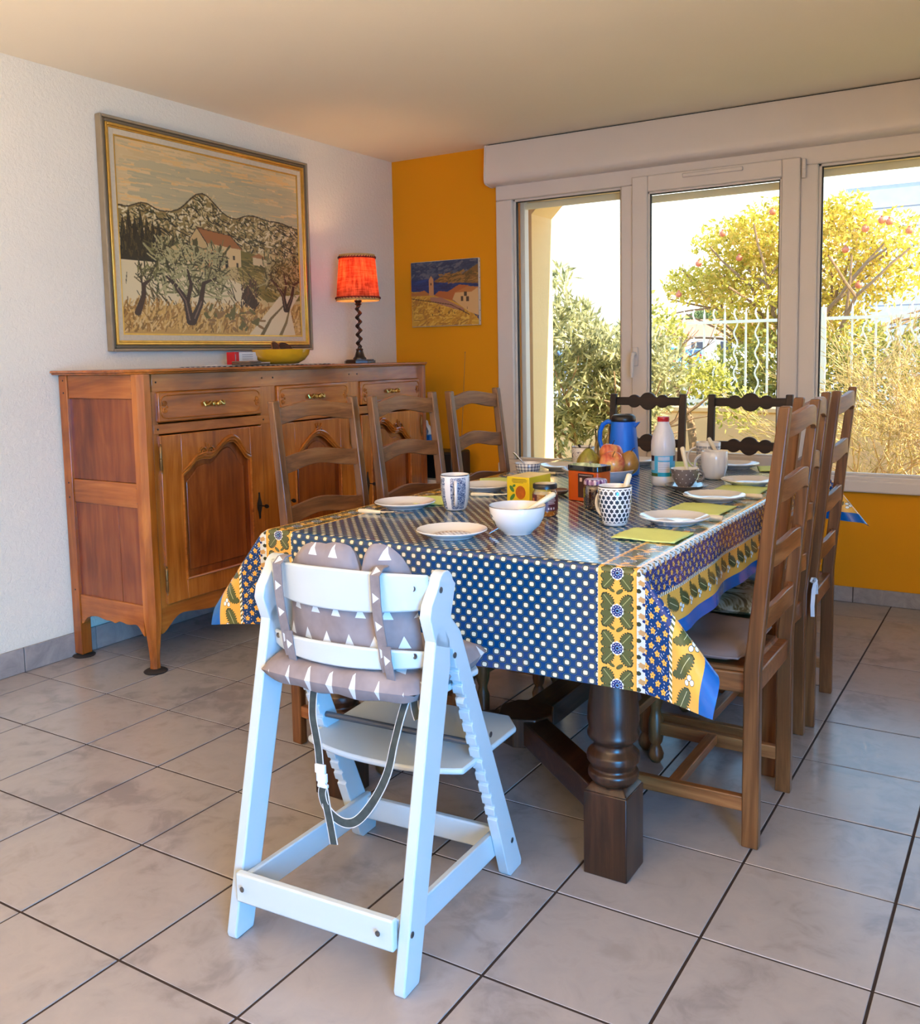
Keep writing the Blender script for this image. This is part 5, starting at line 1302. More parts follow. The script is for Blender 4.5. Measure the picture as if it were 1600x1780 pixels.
# padded cushion: seat part and two-eared back part
m, nt, p = newmat('grey_triangle_print_fabric'); setp(p, rough=.9)
uvn = nt.nodes.new('ShaderNodeUVMap'); uvn.uv_map = 'UVMap'; sx = nt.nodes.new('ShaderNodeSeparateXYZ'); nt.links.new(uvn.outputs[0], sx.inputs[0])
U = E(nt, sx.outputs[0]); V = E(nt, sx.outputs[1]); row = (V / .062).fl(); S = (U + row * .031).cell(.062); T = V.cell(.062) 
tri = (S.abs() * 2 + T).lt(.013) * T.gt(-.013)
n1 = noise(nt, 12, 3, .6, objco(nt))
base = ramp(nt, n1.outputs[0], [(.3, C(124, 114, 116)), (.7, C(148, 138, 138))])
nt.links.new(mixc(nt, base, C(214, 220, 222), tri), p.inputs['Base Color']); bump(nt, p, n1.outputs[0], .35, .008)
M_pad = m
m, nt, p = newmat('grey_strap_with_triangles'); setp(p, rough=.9)
uvn = nt.nodes.new('ShaderNodeUVMap'); uvn.uv_map = 'UVMap'; sx = nt.nodes.new('ShaderNodeSeparateXYZ'); nt.links.new(uvn.outputs[0], sx.inputs[0])
U = (E(nt, sx.outputs[0]) - .5) * .024; V = E(nt, sx.outputs[1]).cell(.058)
tri = (V.abs() * 1.6 + U).lt(.009) * U.gt(-.008)
n1 = noise(nt, 30, 3, .6, objco(nt))
nt.links.new(mixc(nt, ramp(nt, n1.outputs[0], [(.3, C(118, 110, 112)), (.7, C(138, 130, 130))]), C(206, 212, 214), tri), p.inputs['Base Color'])
M_strap = m
pad = thing('high_chair_cushion', 'grey two-part cushion printed with white triangles strapped in the high chair', 'cushion', HCO, HCR)
def pillow(outline, zf, thick, n=34, puff=.35, seam=None):
    """outline(u,w)->(a,b) in a plane, zf(a,b)->3d centre and normal"""
    b = MB()
    def f(u, w, sd):
        a, c = outline(u, w); x = 2 * u - 1; y = 2 * w - 1
        e = (max(0, 1 - abs(x) ** 5) * max(0, 1 - abs(y) ** 5)) ** puff
        cc, nn = zf(a, c); k = e * thick * (1 + .12 * math.sin(a * 55 + 1) * math.sin(c * 48))
        if seam: k *= seam(a, c)
        return tuple(Vector(cc) + Vector(nn) * k * sd)
    b.grid(lambda u, w: f(u, w, 1), n, n, lambda u, w: outline(u, w)); b.grid(lambda u, w: f(u, w, -1), n, n, lambda u, w: outline(u, w))
    return b
def out_back(u, w):
    x = 2 * u - 1
    W = .192 - .028 * w
    top = .818 + .018 * abs(math.sin(math.pi * (u - .40) / .60)) ** .6 * (1 if u > .4 else 0) + (.030 * math.sin(math.pi * u / .66) ** .8 if u < .66 else .022 * math.sin(math.pi * (u - .66) / .34) ** .6)
    top -= .05 * math.exp(-((u - .66) / .035) ** 2) + .035 * (abs(x) ** 6)
    return (x * W + .008 * w, .545 + (top - .545) * w)
def zf_back(a, c):
    y = .175 - .052 * (1 - (a / .2) ** 2) - (c - .60) * .06 + .020
    return (a, y + .004, c), (0, 1, .05)
pillow(out_back, zf_back, .019).build('back_pad', M_pad, pad, sharp=180)
def out_seat(u, w): 
    x = 2 * u - 1; return (x * (.212 + .012 * math.sin(w * 3)), .088 + (.34 * w) + .02 * abs(x) ** 2 * (1 - w))
pillow(out_seat, lambda a, c: ((a, c, .562), (0, 0, 1)), .036, seam=lambda a, c: 1 - .45 * math.exp(-((c - .25) / .012) ** 2)).build('seat_pad', M_pad, pad, sharp=180)
def strap_on(x, zt, zb, tail=True):
    b = MB(); k = .052 * (1 - (x / .216) ** 2.0)
    def Y(z): return .158 - k - (z - .60) * .10
    pts = [(x, .170 - k, .812), (x, .150 - k, .812), (x, Y(.79) - .006, .800), (x, Y(.74) - .008, .74), (x + .004, Y(.70) - .010, .70), (x + .008, Y(.66) - .009, .66), (x + .010, Y(.62) - .009, .62), (x + .012, Y(.59) - .006, .597)]
    b.ribbon(pts, (1, 0, 0), .024, .003)
    if tail: b.ribbon([(x + .018, Y(.64) - .012, .655), (x + .020, Y(.62) - .013, .625), (x + .026, Y(.58) - .010, .575), (x + .034, Y(.56) + .006, .555)], (1, 0, 0), .022, .0025)
    b.build('strap', M_strap, pad, fixn=False)
strap_on(-.150, .8, .6); strap_on(.125, .8, .6)
# safety harness
m, nt, p = newmat('green_grey_webbing'); setp(p, rough=.8)
uvn = nt.nodes.new('ShaderNodeUVMap'); uvn.uv_map = 'UVMap'; sx = nt.nodes.new('ShaderNodeSeparateXYZ'); nt.links.new(uvn.outputs[0], sx.inputs[0]); U = E(nt, sx.outputs[0])
nn_ = noise(nt, 60, 2, .5, objco(nt)); edge_ = (U - .5).abs().gt(.42)
nt.links.new(mixc(nt, ramp(nt, nn_.outputs[0], [(.3, C(46, 56, 56)), (.7, C(64, 74, 72))]), C(206, 206, 204), edge_), p.inputs['Base Color']); M_web = m
hn = thing('safety_harness', 'dark grey safety harness with pale edging hanging from the high chair seat', 'harness', HCO, HCR)
def cr(P, n=6):
    P = [Vector(q) for q in P]; out = []
    for i in range(len(P) - 1):
        p0, p1, p2, p3 = P[max(i-1, 0)], P[i], P[i+1], P[min(i+2, len(P)-1)]
        for k in range(n):
            t = k / n; out.append(tuple(0.5 * ((2*p1) + (p2-p0)*t + (2*p0-5*p1+4*p2-p3)*t*t + (3*p1-p0-3*p2+p3)*t**3)))
    out.append(tuple(P[-1])); return out
def hs(pts, d, w=.020):
    d = cr(d) if isinstance(d, list) else d; pts = cr(pts)
    return hs0(pts, d, w)
def hs0(pts, d, w=.020): b = MB(); b.ribbon(pts, d, w, .0018); return b.build('strap', M_web, hn, fixn=False)
hs([(-.125, .15, .545), (-.127, .125, .52), (-.123, .11, .47), (-.116, .108, .43), (-.110, .108, .395), (-.106, .106, .362)], (1, 0, 0))
hs([(-.098, .104, .325), (-.088, .10, .28), (-.078, .098, .24), (-.070, .098, .195)], (1, .0, 0))
hs([(-.094, .104, .322), (-.098, .10, .30), (-.088, .10, .272), (-.060, .10, .252), (-.030, .10, .250), (.000, .10, .270), (.035, .105, .318), (.062, .11, .375), (.072, .12, .43), (.085, .13, .49), (.098, .145, .545)], [(1, 0, .1), (1, 0, .1), (.8, 0, .6), (.1, .1, 1), (0, .1, 1), (-.4, 0, 1), (-.7, .2, .7), (-.9, .2, .4), (1, -.2, .1) if False else (-.9, .3, .3), (-1, .3, .1), (-1, .2, 0)])
hs([(.106, .15, .54), (.112, .14, .51), (.122, .135, .488)], (1, 0, .4))
M_buck = plain('white_plastic_buckle', C(222, 226, 228), .3)
b = MB(); b.box((-.104, .105, .352), (.026, .008, .020)); b.box((-.100, .104, .330), (.020, .007, .026)); b.box((-.1115, .104, .334), (.004, .007, .020)); b.box((-.0885, .104, .334), (.004, .007, .020)); b.box((-.098, .104, .316), (.026, .008, .008)); b.build('buckle', M_buck, hn, bevel=.002)
b = MB(); b.lathe([(0, -.003), (.012, -.003), (.012, .003), (0, .003)], 16, M=Matrix.Translation((.088, .14, .525)) @ Matrix.Rotation(math.pi/2, 4, 'X')); b.build('strap_button', M_buck, hn, bevel=.001)

for o_ in (hc, pad): o_.scale = (.915, 1, 1)
_d = Matrix.Rotation(HCR, 3, 'Z') @ Vector((.063, 0, .016)); hn.location = HCO + _d
# ---------------------------------------------------------------- tableware
ZT = 0.7728
M_chi = plain('white_china', C(224, 220, 216), 0.12, .02, 6, coat=.6)
M_ivory = plain('ivory_handle', C(228, 212, 178), 0.3, .04, 20); M_steel = plain('cutlery_steel', C(176, 176, 180), 0.2, .05, metal=1.0)
def uvxyz(nt):
    uvn = nt.nodes.new('ShaderNodeUVMap'); uvn.uv_map = 'UVMap'; sx = nt.nodes.new('ShaderNodeSeparateXYZ'); nt.links.new(uvn.outputs[0], sx.inputs[0]); return E(nt, sx.outputs[0]), E(nt, sx.outputs[1])
# plates
m, nt, p = newmat('plate_with_speckled_centre'); setp(p, rough=.12, coat=.6)
tcn = nt.nodes.new('ShaderNodeTexCoord'); sx = nt.nodes.new('ShaderNodeSeparateXYZ'); nt.links.new(tcn.outputs['Object'], sx.inputs[0]); X_, Y_ = E(nt, sx.outputs[0]), E(nt, sx.outputs[1])
r = hyp(X_, Y_); pat = ((X_ * 420).sin() * (Y_ * 420).sin()).gt(.25) * r.lt(.045); ring = r.band(.047, .0485)
n1 = noise(nt, 90, 2, .5, tcn.outputs['Object'])
c_ = mixc(nt, C(226, 222, 216), ramp(nt, n1.outputs[0], [(.4, C(104, 108, 130)), (.6, C(150, 128, 120))]), pat.mx(ring)); nt.links.new(c_, p.inputs['Base Color']); M_pp = m
def plate_prof(R, h=.020):
    return [(0, .003), (R * .52, .001), (R * .60, 0), (R * .62, .003), (R * .80, h * .55), (R * .99, h), (R, h + .0012), (R * .985, h + .003), (R * .80, h * .55 + .004), (R * .62, .0065), (R * .55, .0055), (0, .0055)]
def plate(label, x, y, R=.092, mat=None, scallop=0, h=.018, grp=None):
    b = MB(); b.lathe(plate_prof(R, h), 64)
    if scallop:
        V = []
        for (a, c, z) in b.v:
            q = math.hypot(a, c)
            if q > R * .7:
                k = 1 + .018 * (abs(math.cos(math.atan2(c, a) * 12)) - .5) * (q / R); a *= k; c *= k
            V.append((a, c, z))
        b.v = V
    o = b.build('plate', mat or M_chi, None, sharp=60); o.location = (x, y, ZT); return tag(o, label, 'plate', grp)
plate('white plate with a speckled pattern in its centre at the near end of the table', 2.176, -2.818, .0915, M_pp)
plate('plain white plate with a fork beside it, before the nearest left chair', 1.800, -2.490, .094)
plate('plain white plate behind the blue filigree mug, before the middle left chair', 1.835, -2.065, .092)
pl = plate('plain white plate behind the checked bowl at the far left of the table', 1.83, -1.44, .092)
plate('scalloped white plate nearest the camera along the right edge of the table', 2.615, -2.392, .0935, None, 1)
plate('scalloped white plate second along the right edge, beside the second napkin', 2.597, -1.968, .094, None, 1)
plate('scalloped white plate third along the right edge, partly behind the chair post', 2.600, -1.58, .092, None, 1)
plate('scalloped white plate at the far end of the table, right of the white mug', 2.43, -1.13, .092, None, 1)
plate('white plate at the far end of the table, behind the milk bottle', 2.03, -1.15, .090)
# napkins
M_nap = plain('lime_paper_napkin', C(210, 222, 132), 0.9, .03, 12, .25, 90)
def napkin(label, cx, cy, w, l, rz):
    b = MB(); n = 16
    def f(u, v): 
        e = .003 * (abs(math.sin(u * 40)) * .3 + abs(math.sin(v * 37)) * .3)
        return ((u - .5) * w + .0015 * math.sin(v * 50), (v - .5) * l + .0015 * math.sin(u * 44), .0035 + .0012 * math.sin(u * 7 + v * 5) + e * .4)
    b.grid(f, n, n); o = b.build('napkin', M_nap, None, fixn=False); md = o.modifiers.new('solid', 'SOLIDIFY'); md.thickness = .0028; md.offset = -1
    o.location = (cx, cy, ZT + .0006); o.rotation_euler = (0, 0, rz); return tag(o, label, 'napkin')
napkin('lime green paper napkin nearest the camera, below the first scalloped plate', 2.628, -2.590, .162, .150, 0)
napkin('lime green paper napkin between the first and second scalloped plates', 2.612, -2.150, .160, .178, .0)
napkin('lime green paper napkin between the second and third scalloped plates', 2.612, -1.72, .155, .165, .05)
napkin('lime green paper napkin before the nearest left chair, behind the first plate', 1.815, -2.345, .160, .165, .55)
napkin('lime green paper napkin behind the plate before the middle left chair', 1.785, -1.86, .160, .165, .5)
napkin('lime green paper napkin at the far right corner of the table', 2.60, -1.12, .16, .16, .3)
napkin('lime green paper napkin at the far end of the table, between bottle and mugs', 2.20, -1.12, .15, .15, .0)
# mugs and cups
def ring_handle(b, R, z0, z1, out, th=.005, ang=0, wd=1.0, loopy=0):
    pts = []
    for i in range(15):
        t = i / 14; a = math.pi * t
        pts.append((R - .003 + out * math.sin(a) ** (.75), 0, z1 - (z1 - z0) * (t - .06 * math.sin(2 * math.pi * t))))
    M = Matrix.Rotation(ang, 4, 'Z'); b.tube([tuple(M @ Vector(q)) for q in pts], [th * (1.15 - .25 * math.sin(math.pi * i / 14)) for i in range(15)], 10)
def knife(label, base, ang, tilt, L=.20, grp=None, handle_only=None):
    """table knife; local x along the knife, handle end first"""
    t = thing('knife', label, 'knife', base, ang, grp)
    T = Matrix.Rotation(-tilt, 4, 'Y')
    b = MB(); b.tube([tuple(T @ Vector(q)) for q in ((0,0,0), (.004,0,0), (.03,0,0), (.075,0,0), (.085,0,0))], [.004, .0075, .0078, .0058, .0048], 12); b.build('handle', M_ivory, t, sharp=60)
    b = MB(); vs = [(.085, -.005, 0), (.12, -.0085, 0), (.185, -.007, 0), (.20, .001, 0), (.20, .006, 0), (.085, .006, 0)]
    b.prism([(q[0], q[1]) for q in vs], lambda a, c, tt: tuple(T @ Vector((a, c, tt - .0006))), .0012); b.build('blade', M_steel, t)
    return t
def mug(label, cat, x, y, prof_o, h, mat, handle=None, inner=None, wall=.003, hmat=None, cols=None):
    t = thing('mug' if cat == 'mug' else 'cup', label, cat, (x, y, ZT))
    prof = list(prof_o); inn = [(max(0, r - wall), z) for r, z in prof_o[::-1] if z > .006]
    full = [(0, .001)] + prof + [(prof[-1][0] - wall * .5, h + .0012)]
    b = MB(); b.lathe(full, 48); b.build('body', mat, t, sharp=60)
    b = MB(); b.lathe([(prof[-1][0] - wall * .5, h + .0012)] + inn + [(0, .007)], 48); b.build('inside', inner or M_chi, t, sharp=60)
    if handle: b = MB(); ring_handle(b, *handle); b.build('handle', hmat or M_chi, t, sharp=80)
    return t
# blue filigree mug
m, nt, p = newmat('blue_filigree_glaze'); setp(p, rough=.12, coat=.6)
U, V = uvxyz(nt); tcn = nt.nodes.new('ShaderNodeTexCoord'); n1 = noise(nt, 130, 2, .6, tcn.outputs['Object'], 2.2)
pan = ((U * 4).fr() - .5).abs().lt(.36) * V.band(.006, .100); sw = (E(nt, n1.outputs[0]) * 26).sin().gt(.45)
c_ = mixc(nt, C(226, 222, 220), mixc(nt, C(40, 62, 104), C(200, 208, 220), sw), pan); c_ = mixc(nt, c_, C(30, 44, 74), V.gt(.1045)); nt.links.new(c_, p.inputs['Base Color'])
mug('white mug with blue filigree panels beside the first left plate', 'mug', 1.960, -2.455, [(.026, .0), (.030, .002), (.034, .010), (.0415, .040), (.0442, .070), (.0435, .106)], .106, m, (.0435, .020, .088, .022, .0052, math.radians(-56)))
# honeycomb flower mug
m, nt, p = newmat('dark_blossom_glaze'); setp(p, rough=.12, coat=.6)
U, V = uvxyz(nt); g = 1 / 18; kx = .28
def blo(o):
    s = (U + o * g / 2).cell(g) * kx; t = (V + o * .0118 + .004).cell(.0236)
    rr = hyp(s, t); a_ = s.at2(t); return rr - (a_ * 6).cos() * .0010, rr
f1, q1 = blo(0); f2, q2 = blo(1); ff = f1.mn(f2); qq = q1.mn(q2)
c_ = mixc(nt, C(228, 226, 224), C(28, 42, 62), ff.lt(.0053)); c_ = mixc(nt, c_, C(90, 100, 112), qq.lt(.0008)); c_ = mixc(nt, C(228, 226, 224), c_, V.band(.010, .1005)); c_ = mixc(nt, c_, C(16, 26, 44), V.gt(.1045)); nt.links.new(c_, p.inputs['Base Color'])
mug('white mug covered with dark blue blossoms holding an ivory knife', 'mug', 2.484, -2.487, [(.024, .0), (.030, .002), (.034, .012), (.0415, .045), (.0448, .080), (.0452, .106)], .106, m, (.044, .022, .086, .024, .0050, math.radians(162)))
knife('ivory-handled knife standing in the dark blossom mug', (2.512, -2.452, ZT + .136), math.radians(232), math.radians(-70), .2)
# polka dot cup and saucer
m, nt, p = newmat('taupe_polka_dot_glaze'); setp(p, rough=.2, coat=.4)
U, V = uvxyz(nt)
def pk(o): s = (U + o / 11 / 2).cell(1 / 11) * .30; t = (V + o * .0140 + .002).cell(.028); return hyp(s, t)
dd = pk(0).mn(pk(1)); n1 = noise(nt, 8, 2, .5, objco(nt)); nt.links.new(mixc(nt, ramp(nt, n1.outputs[0], [(.3, C(112, 100, 96)), (.7, C(126, 114, 108))]), C(206, 200, 196), dd.lt(.0021)), p.inputs['Base Color']); M_taupe = plain('taupe_glaze', C(118, 106, 100), .2, .04, coat=.4)
M_brin = plain('brown_glaze_inside', C(166, 126, 96), .2, .04, coat=.4)
mug('taupe polka dot cup standing on its saucer', 'cup', 2.440, -1.775, [(.022, .010), (.024, .012), (.030, .020), (.042, .042), (.0478, .070)], .070, m, (.045, .026, .062, .022, .0045, math.radians(35)), None, .003, M_taupe)
o = MB().lathe([(0, .004), (.035, .001), (.038, 0), (.040, .003), (.070, .017), (.072, .019), (.068, .020), (.040, .009), (.03, .008), (0, .008)], 48).build('saucer', M_taupe, None, sharp=60); o.location = (2.450, -1.787, ZT); tag(o, 'taupe saucer with a brown centre under the polka dot cup', 'saucer')
knife('ivory-handled knife standing in the polka dot cup', (2.428, -1.768, ZT + .142), math.radians(20), math.radians(-78))
# plain white mug and grey brick mug
mug('plain white mug right of the polka dot cup', 'mug', 2.450, -1.475, [(.028, .0), (.033, .002), (.038, .012), (.046, .045), (.0475, .075), (.0465, .099)], .099, M_chi, (.0455, .018, .086, .026, .0052, math.radians(190)))
m, nt, p = newmat('grey_brick_glaze'); setp(p, rough=.2, coat=.4); U, V = uvxyz(nt); row = (V / .012).fl(); s = (U + row * .5 / 14).cell(1 / 14) * .28; t = V.cell(.012)
n1 = noise(nt, 50, 2, .6, objco(nt)); br = s.abs().lt(.0088) * t.abs().lt(.0049)
c_ = mixc(nt, C(206, 204, 204), ramp(nt, n1.outputs[0], [(.35, C(112, 118, 132)), (.65, C(160, 164, 174))]), br); c_ = mixc(nt, c_, C(222, 220, 216), V.gt(.106)); nt.links.new(c_, p.inputs['Base Color'])
mug('white mug with a grey brick pattern behind the plain white mug', 'mug', 2.385, -1.335, [(.026, .0), (.031, .002), (.036, .012), (.0425, .05), (.0455, .118)], .118, m, (.044, .022, .100, .034, .0040, math.radians(192)))
knife('ivory-handled knife standing in the grey brick mug', (2.400, -1.385, ZT + .140), math.radians(15), math.radians(-62))
# floral beaker
m, nt, p = newmat('blue_sprig_glaze'); setp(p, rough=.15, coat=.5); U, V = uvxyz(nt); v = nt.nodes.new('ShaderNodeTexCoord').outputs['Object']; vn = nt.nodes.new('ShaderNodeTexVoronoi'); vn.inputs['Scale'].default_value = 62; nt.links.new(v, vn.inputs['Vector']); n1 = noise(nt, 40, 3, .6, v, 1.5)
k_ = E(nt, vn.outputs['Distance']).lt(.34) * E(nt, n1.outputs[0]).gt(.5); k2 = (E(nt, n1.outputs[0]) - .5).abs().lt(.010)
c_ = mixc(nt, C(224, 220, 216), C(54, 66, 110), k_); c_ = mixc(nt, c_, C(70, 70, 80), k2); c_ = mixc(nt, c_, C(60, 50, 50), V.gt(.0755)); nt.links.new(c_, p.inputs['Base Color'])
mug('white mug with small blue flowers left of the blue flask', 'mug', 1.845, -1.275, [(.040, .0), (.043, .002), (.045, .010), (.0465, .040), (.048, .077)], .077, m, (.047, .015, .062, .018, .005, math.radians(-40)))
def spoon(label, base, ang, tilt, dark=False):
    t = thing('spoon', label, 'spoon', base, ang); T = Matrix.Rotation(-tilt, 4, 'Y')
    b = MB(); b.tube([tuple(T @ Vector(q)) for q in ((0,0,0), (.01,0,.001), (.05,0,.001), (.10,0,0))], [.0045, .005, .003, .002], 8); b.build('handle', M_steel if not dark else plain('dark_spoon_steel', C(66, 58, 54), .3, metal=.8), t)
    b = MB(); b.sphere((.12, 0, 0), .018, 14, (1.3, .85, .25), M=T); b.build('bowl', M_steel, t); return t
spoon('teaspoon standing in the blue flowered mug', (1.838, -1.305, ZT + .087), math.radians(60), math.radians(-60), True)
# checked bowl with spoon
m, nt, p = newmat('grey_gingham_glaze'); setp(p, rough=.2, coat=.4); U, V = uvxyz(nt); a1 = (U * 22).fr().lt(.5); a2 = (V / .0125).fr().lt(.5); mul = a1 + a2
c_ = mixc(nt, C(222, 220, 218), C(160, 162, 174), mul.gt(.5)); c_ = mixc(nt, c_, C(96, 98, 116), mul.gt(1.5)); nt.links.new(c_, p.inputs['Base Color'])
t = thing('bowl', 'small grey gingham checked bowl behind the yellow tea box', 'bowl', (1.808, -1.695, ZT))
b = MB(); b.lathe([(0, .002), (.030, 0), (.034, .006), (.044, .026), (.0495, .052), (.0485, .053)], 44); b.build('body', m, t, sharp=60)
b = MB(); b.lathe([(.0485, .053), (.041, .026), (.030, .010), (0, .008)], 44); b.build('inside', M_chi, t)
spoon('teaspoon leaning out of the gingham checked bowl', (1.755, -1.71, ZT + .092), math.radians(20), math.radians(-48))
# breakfast bowl
m, nt, p = newmat('white_bowl_with_blue_motif'); setp(p, rough=.1, coat=.7); U, V = uvxyz(nt)
def ell(cx, cz, a, c, rot=0):
    s = (U - cx) * .46; t = V - cz; ca, sa = math.cos(rot), math.sin(rot); x = (s * ca + t * sa) / a; y = (t * ca - s * sa) / c; return (x * x + y * y).lt(1)
c_ = C(226, 224, 222); UC = .618
nv = ell(UC + .004, .028, .013, .008).mx(ell(UC + .004, .040, .006, .010)).mx(ell(UC - .022, .050, .007, .0022, .5)).mx(ell(UC + .022, .050, .008, .0024, -.4)).mx(ell(UC, .048, .0016, .006)).mx(ell(UC - .060, .052, .0022, .011, -.4)).mx(ell(UC - .085, .050, .003, .010, .4))
c_ = mixc(nt, c_, C(26, 34, 66), nv); c_ = mixc(nt, c_, C(120, 40, 40), ell(UC - .008, .034, .006, .0035)); c_ = mixc(nt, c_, C(150, 130, 30), ell(UC + .026, .034, .006, .005, .6)); c_ = mixc(nt, c_, C(120, 110, 104), V.gt(.0725)); nt.links.new(c_, p.inputs['Base Color'])
t = thing('bowl', 'large white bowl with a small dark blue motif at the near end of the table', 'bowl', (2.305, -2.705, ZT), math.radians(0))
b = MB(); b.lathe([(0, .003), (.034, .003), (.036, 0), (.038, .003), (.040, .006), (.058, .022), (.069, .044), (.0735, .073), (.0725, .0745)], 64); b.build('body', m, t, sharp=60)
b = MB(); b.lathe([(.0725, .0745), (.066, .046), (.054, .024), (.035, .010), (0, .008)], 56); b.build('inside', M_chi, t)
knife('ivory-handled knife resting in the large white bowl', (2.382, -2.640, ZT + .099), math.radians(222), math.radians(-28))
# honey jar
M_hon, nt, p = newmat('amber_honey'); p.inputs['Base Color'].default_value = C(214, 120, 10); setp(p, rough=.08, trans=.55, ior=1.45); n1 = noise(nt, 10, 2); nt.links.new(ramp(nt, n1.outputs[0], [(.3, C(206, 112, 8)), (.7, C(232, 146, 20))]), p.inputs['Base Color'])
M_cg, nt, p = newmat('clear_jar_glass'); nt.nodes.remove(p); tr = nt.nodes.new('ShaderNodeBsdfTransparent'); gl = nt.nodes.new('ShaderNodeBsdfGlossy'); gl.inputs['Roughness'].default_value = .03; lw = nt.nodes.new('ShaderNodeLayerWeight'); lw.inputs[0].default_value = .35; mx = nt.nodes.new('ShaderNodeMixShader'); ff = E(nt, lw.outputs[1]) * .8 + .06; nt.links.new(ff.s, mx.inputs[0]); nt.links.new(tr.outputs[0], mx.inputs[1]); nt.links.new(gl.outputs[0], mx.inputs[2]); nt.links.new(mx.outputs[0], nt.nodes['Material Output'].inputs[0])
t = thing('honey_jar', 'glass honey jar with a black lid and dark red label behind the white bowl', 'jar', (2.250, -2.435, ZT))
b = MB(); b.lathe([(0, .002), (.030, .001), (.034, .006), (.0345, .012), (.0345, .060), (.0335, .064), (0, .064)], 40); b.build('honey', M_hon, t, sharp=60)
b = MB(); b.lathe([(0, 0), (.032, 0), (.0362, .006), (.0365, .060), (.0355, .068), (.031, .076), (.031, .084)], 40); b.build('glass', M_cg, t, sharp=60)
b = MB(); b.lathe([(.033, .079), (.0348, .080), (.0348, .091), (.033, .093), (0, .0935)], 40); b.build('lid', M_blk, t, sharp=60)
b = MB(); b.lathe([(0, .0937), (.027, .0937), (.029, .0933)], 32); b.build('lid_disc', plain('pale_gold_lid_print', C(196, 164, 120), .3, metal=.3), t)
def lab(Rr, a0, a1, z0, z1, mat, name, par, n=14):
    b = MB(); b.grid(lambda u, w: (Rr * math.cos(math.radians(a0 + (a1 - a0) * u)), Rr * math.sin(math.radians(a0 + (a1 - a0) * u)), z0 + (z1 - z0) * w), n, 1); return b.build(name, mat, par, fixn=False)
M_mar = plain('dark_red_label', C(84, 22, 24), .4, .06); M_lp = plain('pale_label_print', C(206, 178, 170), .5); M_orl = plain('orange_label_print', C(196, 110, 50), .5)
l1 = lab(.0368, -66, 20, .018, .062, M_mar, 'label', t); l2 = lab(.0368, -150, -104, .020, .064, M_mar, 'label', t)
for z in (.056, .0525, .049, .0455, .042, .038): lab(.0370, -52, -8 - (z * 900 % 13), z, z + .0014, M_lp, 'print', l1, 8)
for a0 in (-52, -40, -26): lab(.0370, a0, a0 + 7, .022, .028, M_lp, 'print', l1, 3)
lab(.0370, -134, -118, .036, .054, M_orl, 'print', l2, 4); lab(.0370, -136, -116, .022, .035, M_lp, 'print', l2, 4)
# tea box
t = thing('tea_box', 'yellow carton of tea printed with lemon, leaves and an orange cup', 'box', (2.055, -2.180, ZT), math.radians(-4))
M_tea = plain('yellow_carton', C(232, 196, 30), .35, .05, 12); M_tea2 = plain('golden_carton_side', C(206, 158, 48), .4, .15, 14)
b = MB(); b.b2(-.030, .052, -.0655, .0655, 0, .078); b.build('carton', M_tea, t, bevel=.001)
b = MB(); b.b2(-.0306, -.030, -.065, .065, .001, .0775); b.build('side_print', M_tea2, t) 
b = MB(); b.b2(-.029, .051, -.065, .065, .0782, .0786); b.build('lid_print', plain('cream_gold_lid', C(236, 204, 120), .35, .1, 14), t)
M_gl = plain('green_leaf_print', C(70, 120, 50), .5, .1); M_or = plain('amber_cup_print', C(186, 96, 20), .4, .2, 60); M_txt = plain('dark_print', C(110, 84, 20), .5)
b = MB()
for (z, a, c) in ((.071, -.020, .030), (.0675, -.022, .034), (.0635, -.022, .032), (.060, -.018, .020)): b.b2(a + .01, c + .01, -.0661, -.0656, z, z + .0014)
b.build('print', M_txt, t)
b = MB()
for (cx, cz, a, c, ro) in ((-.012, .040, .012, .006, 2.2), (-.010, .014, .013, .006, .9), (-.004, .050, .006, .004, .5)):
    b.prism([(cx + a * math.cos(q) * math.cos(ro) - c * math.sin(q) * math.sin(ro), cz + a * math.cos(q) * math.sin(ro) + c * math.sin(q) * math.cos(ro)) for q in [2 * math.pi * i / 16 for i in range(16)]], lambda a_, c_, tt: (a_, -.0656 - tt, c_), .0005)
b.build('leaf_print', M_gl, t)
b = MB(); b.prism([(.020 + .018 * math.cos(q), .030 + .021 * math.sin(q)) for q in [2 * math.pi * i / 30 for i in range(30)]], lambda a_, c_, tt: (a_, -.0657 - tt, c_), .0007); b.build('cup_print', M_or, t)
b = MB(); b.b2(-.0311, -.0306, .010, .030, .040, .056); b.b2(-.0311, -.0306, -.045, -.035, .008, .022); b.build('side_emblem', plain('brown_print', C(120, 70, 40), .5), t)
# dish behind the tea box
o = MB().lathe([(0, .003), (.022, .001), (.026, .003), (.038, .014), (.040, .016), (.036, .0165), (.024, .007), (0, .006)], 36).build('dish', plain('brown_small_dish', C(126, 92, 72), .25, .06, coat=.4), None, sharp=60); o.location = (2.105, -2.05, ZT); tag(o, 'small brown dish just behind the yellow tea box', 'dish')
# orange tin with black lid
t = thing('storage_tin', 'orange tin with a glossy black lid and dark label before the fruit bowl', 'tin', (2.246, -2.118, ZT), math.radians(-14))
def rrect(w, d, r, n=6):
    P = []
    for (sx_, sy_, a0) in ((1, 1, 0), (-1, 1, 90), (-1, -1, 180), (1, -1, 270)):
        for i in range(n + 1): a = math.radians(a0 + 90 * i / n); P.append((sx_ * (w - r) + r * math.cos(a), sy_ * (d - r) + r * math.sin(a)))
    return P
b = MB(); b.prism(rrect(.062, .038, .018), lambda a, c, q: (a, c, q), .094); b.build('body', plain('orange_plastic', C(186, 76, 16), .3, .05), t, bevel=.002)
b = MB(); b.prism(rrect(.0635, .0395, .019), lambda a, c, q: (a, c, .0945 + q), .017); b.tube([(-.064, .0, .108), (-.068, .01, .108), (-.064, .02, .108)], .004, 8); b.build('lid', plain('glossy_black_lid', C(20, 16, 18), .12, .1, coat=.6), t, bevel=.006, seg=4)
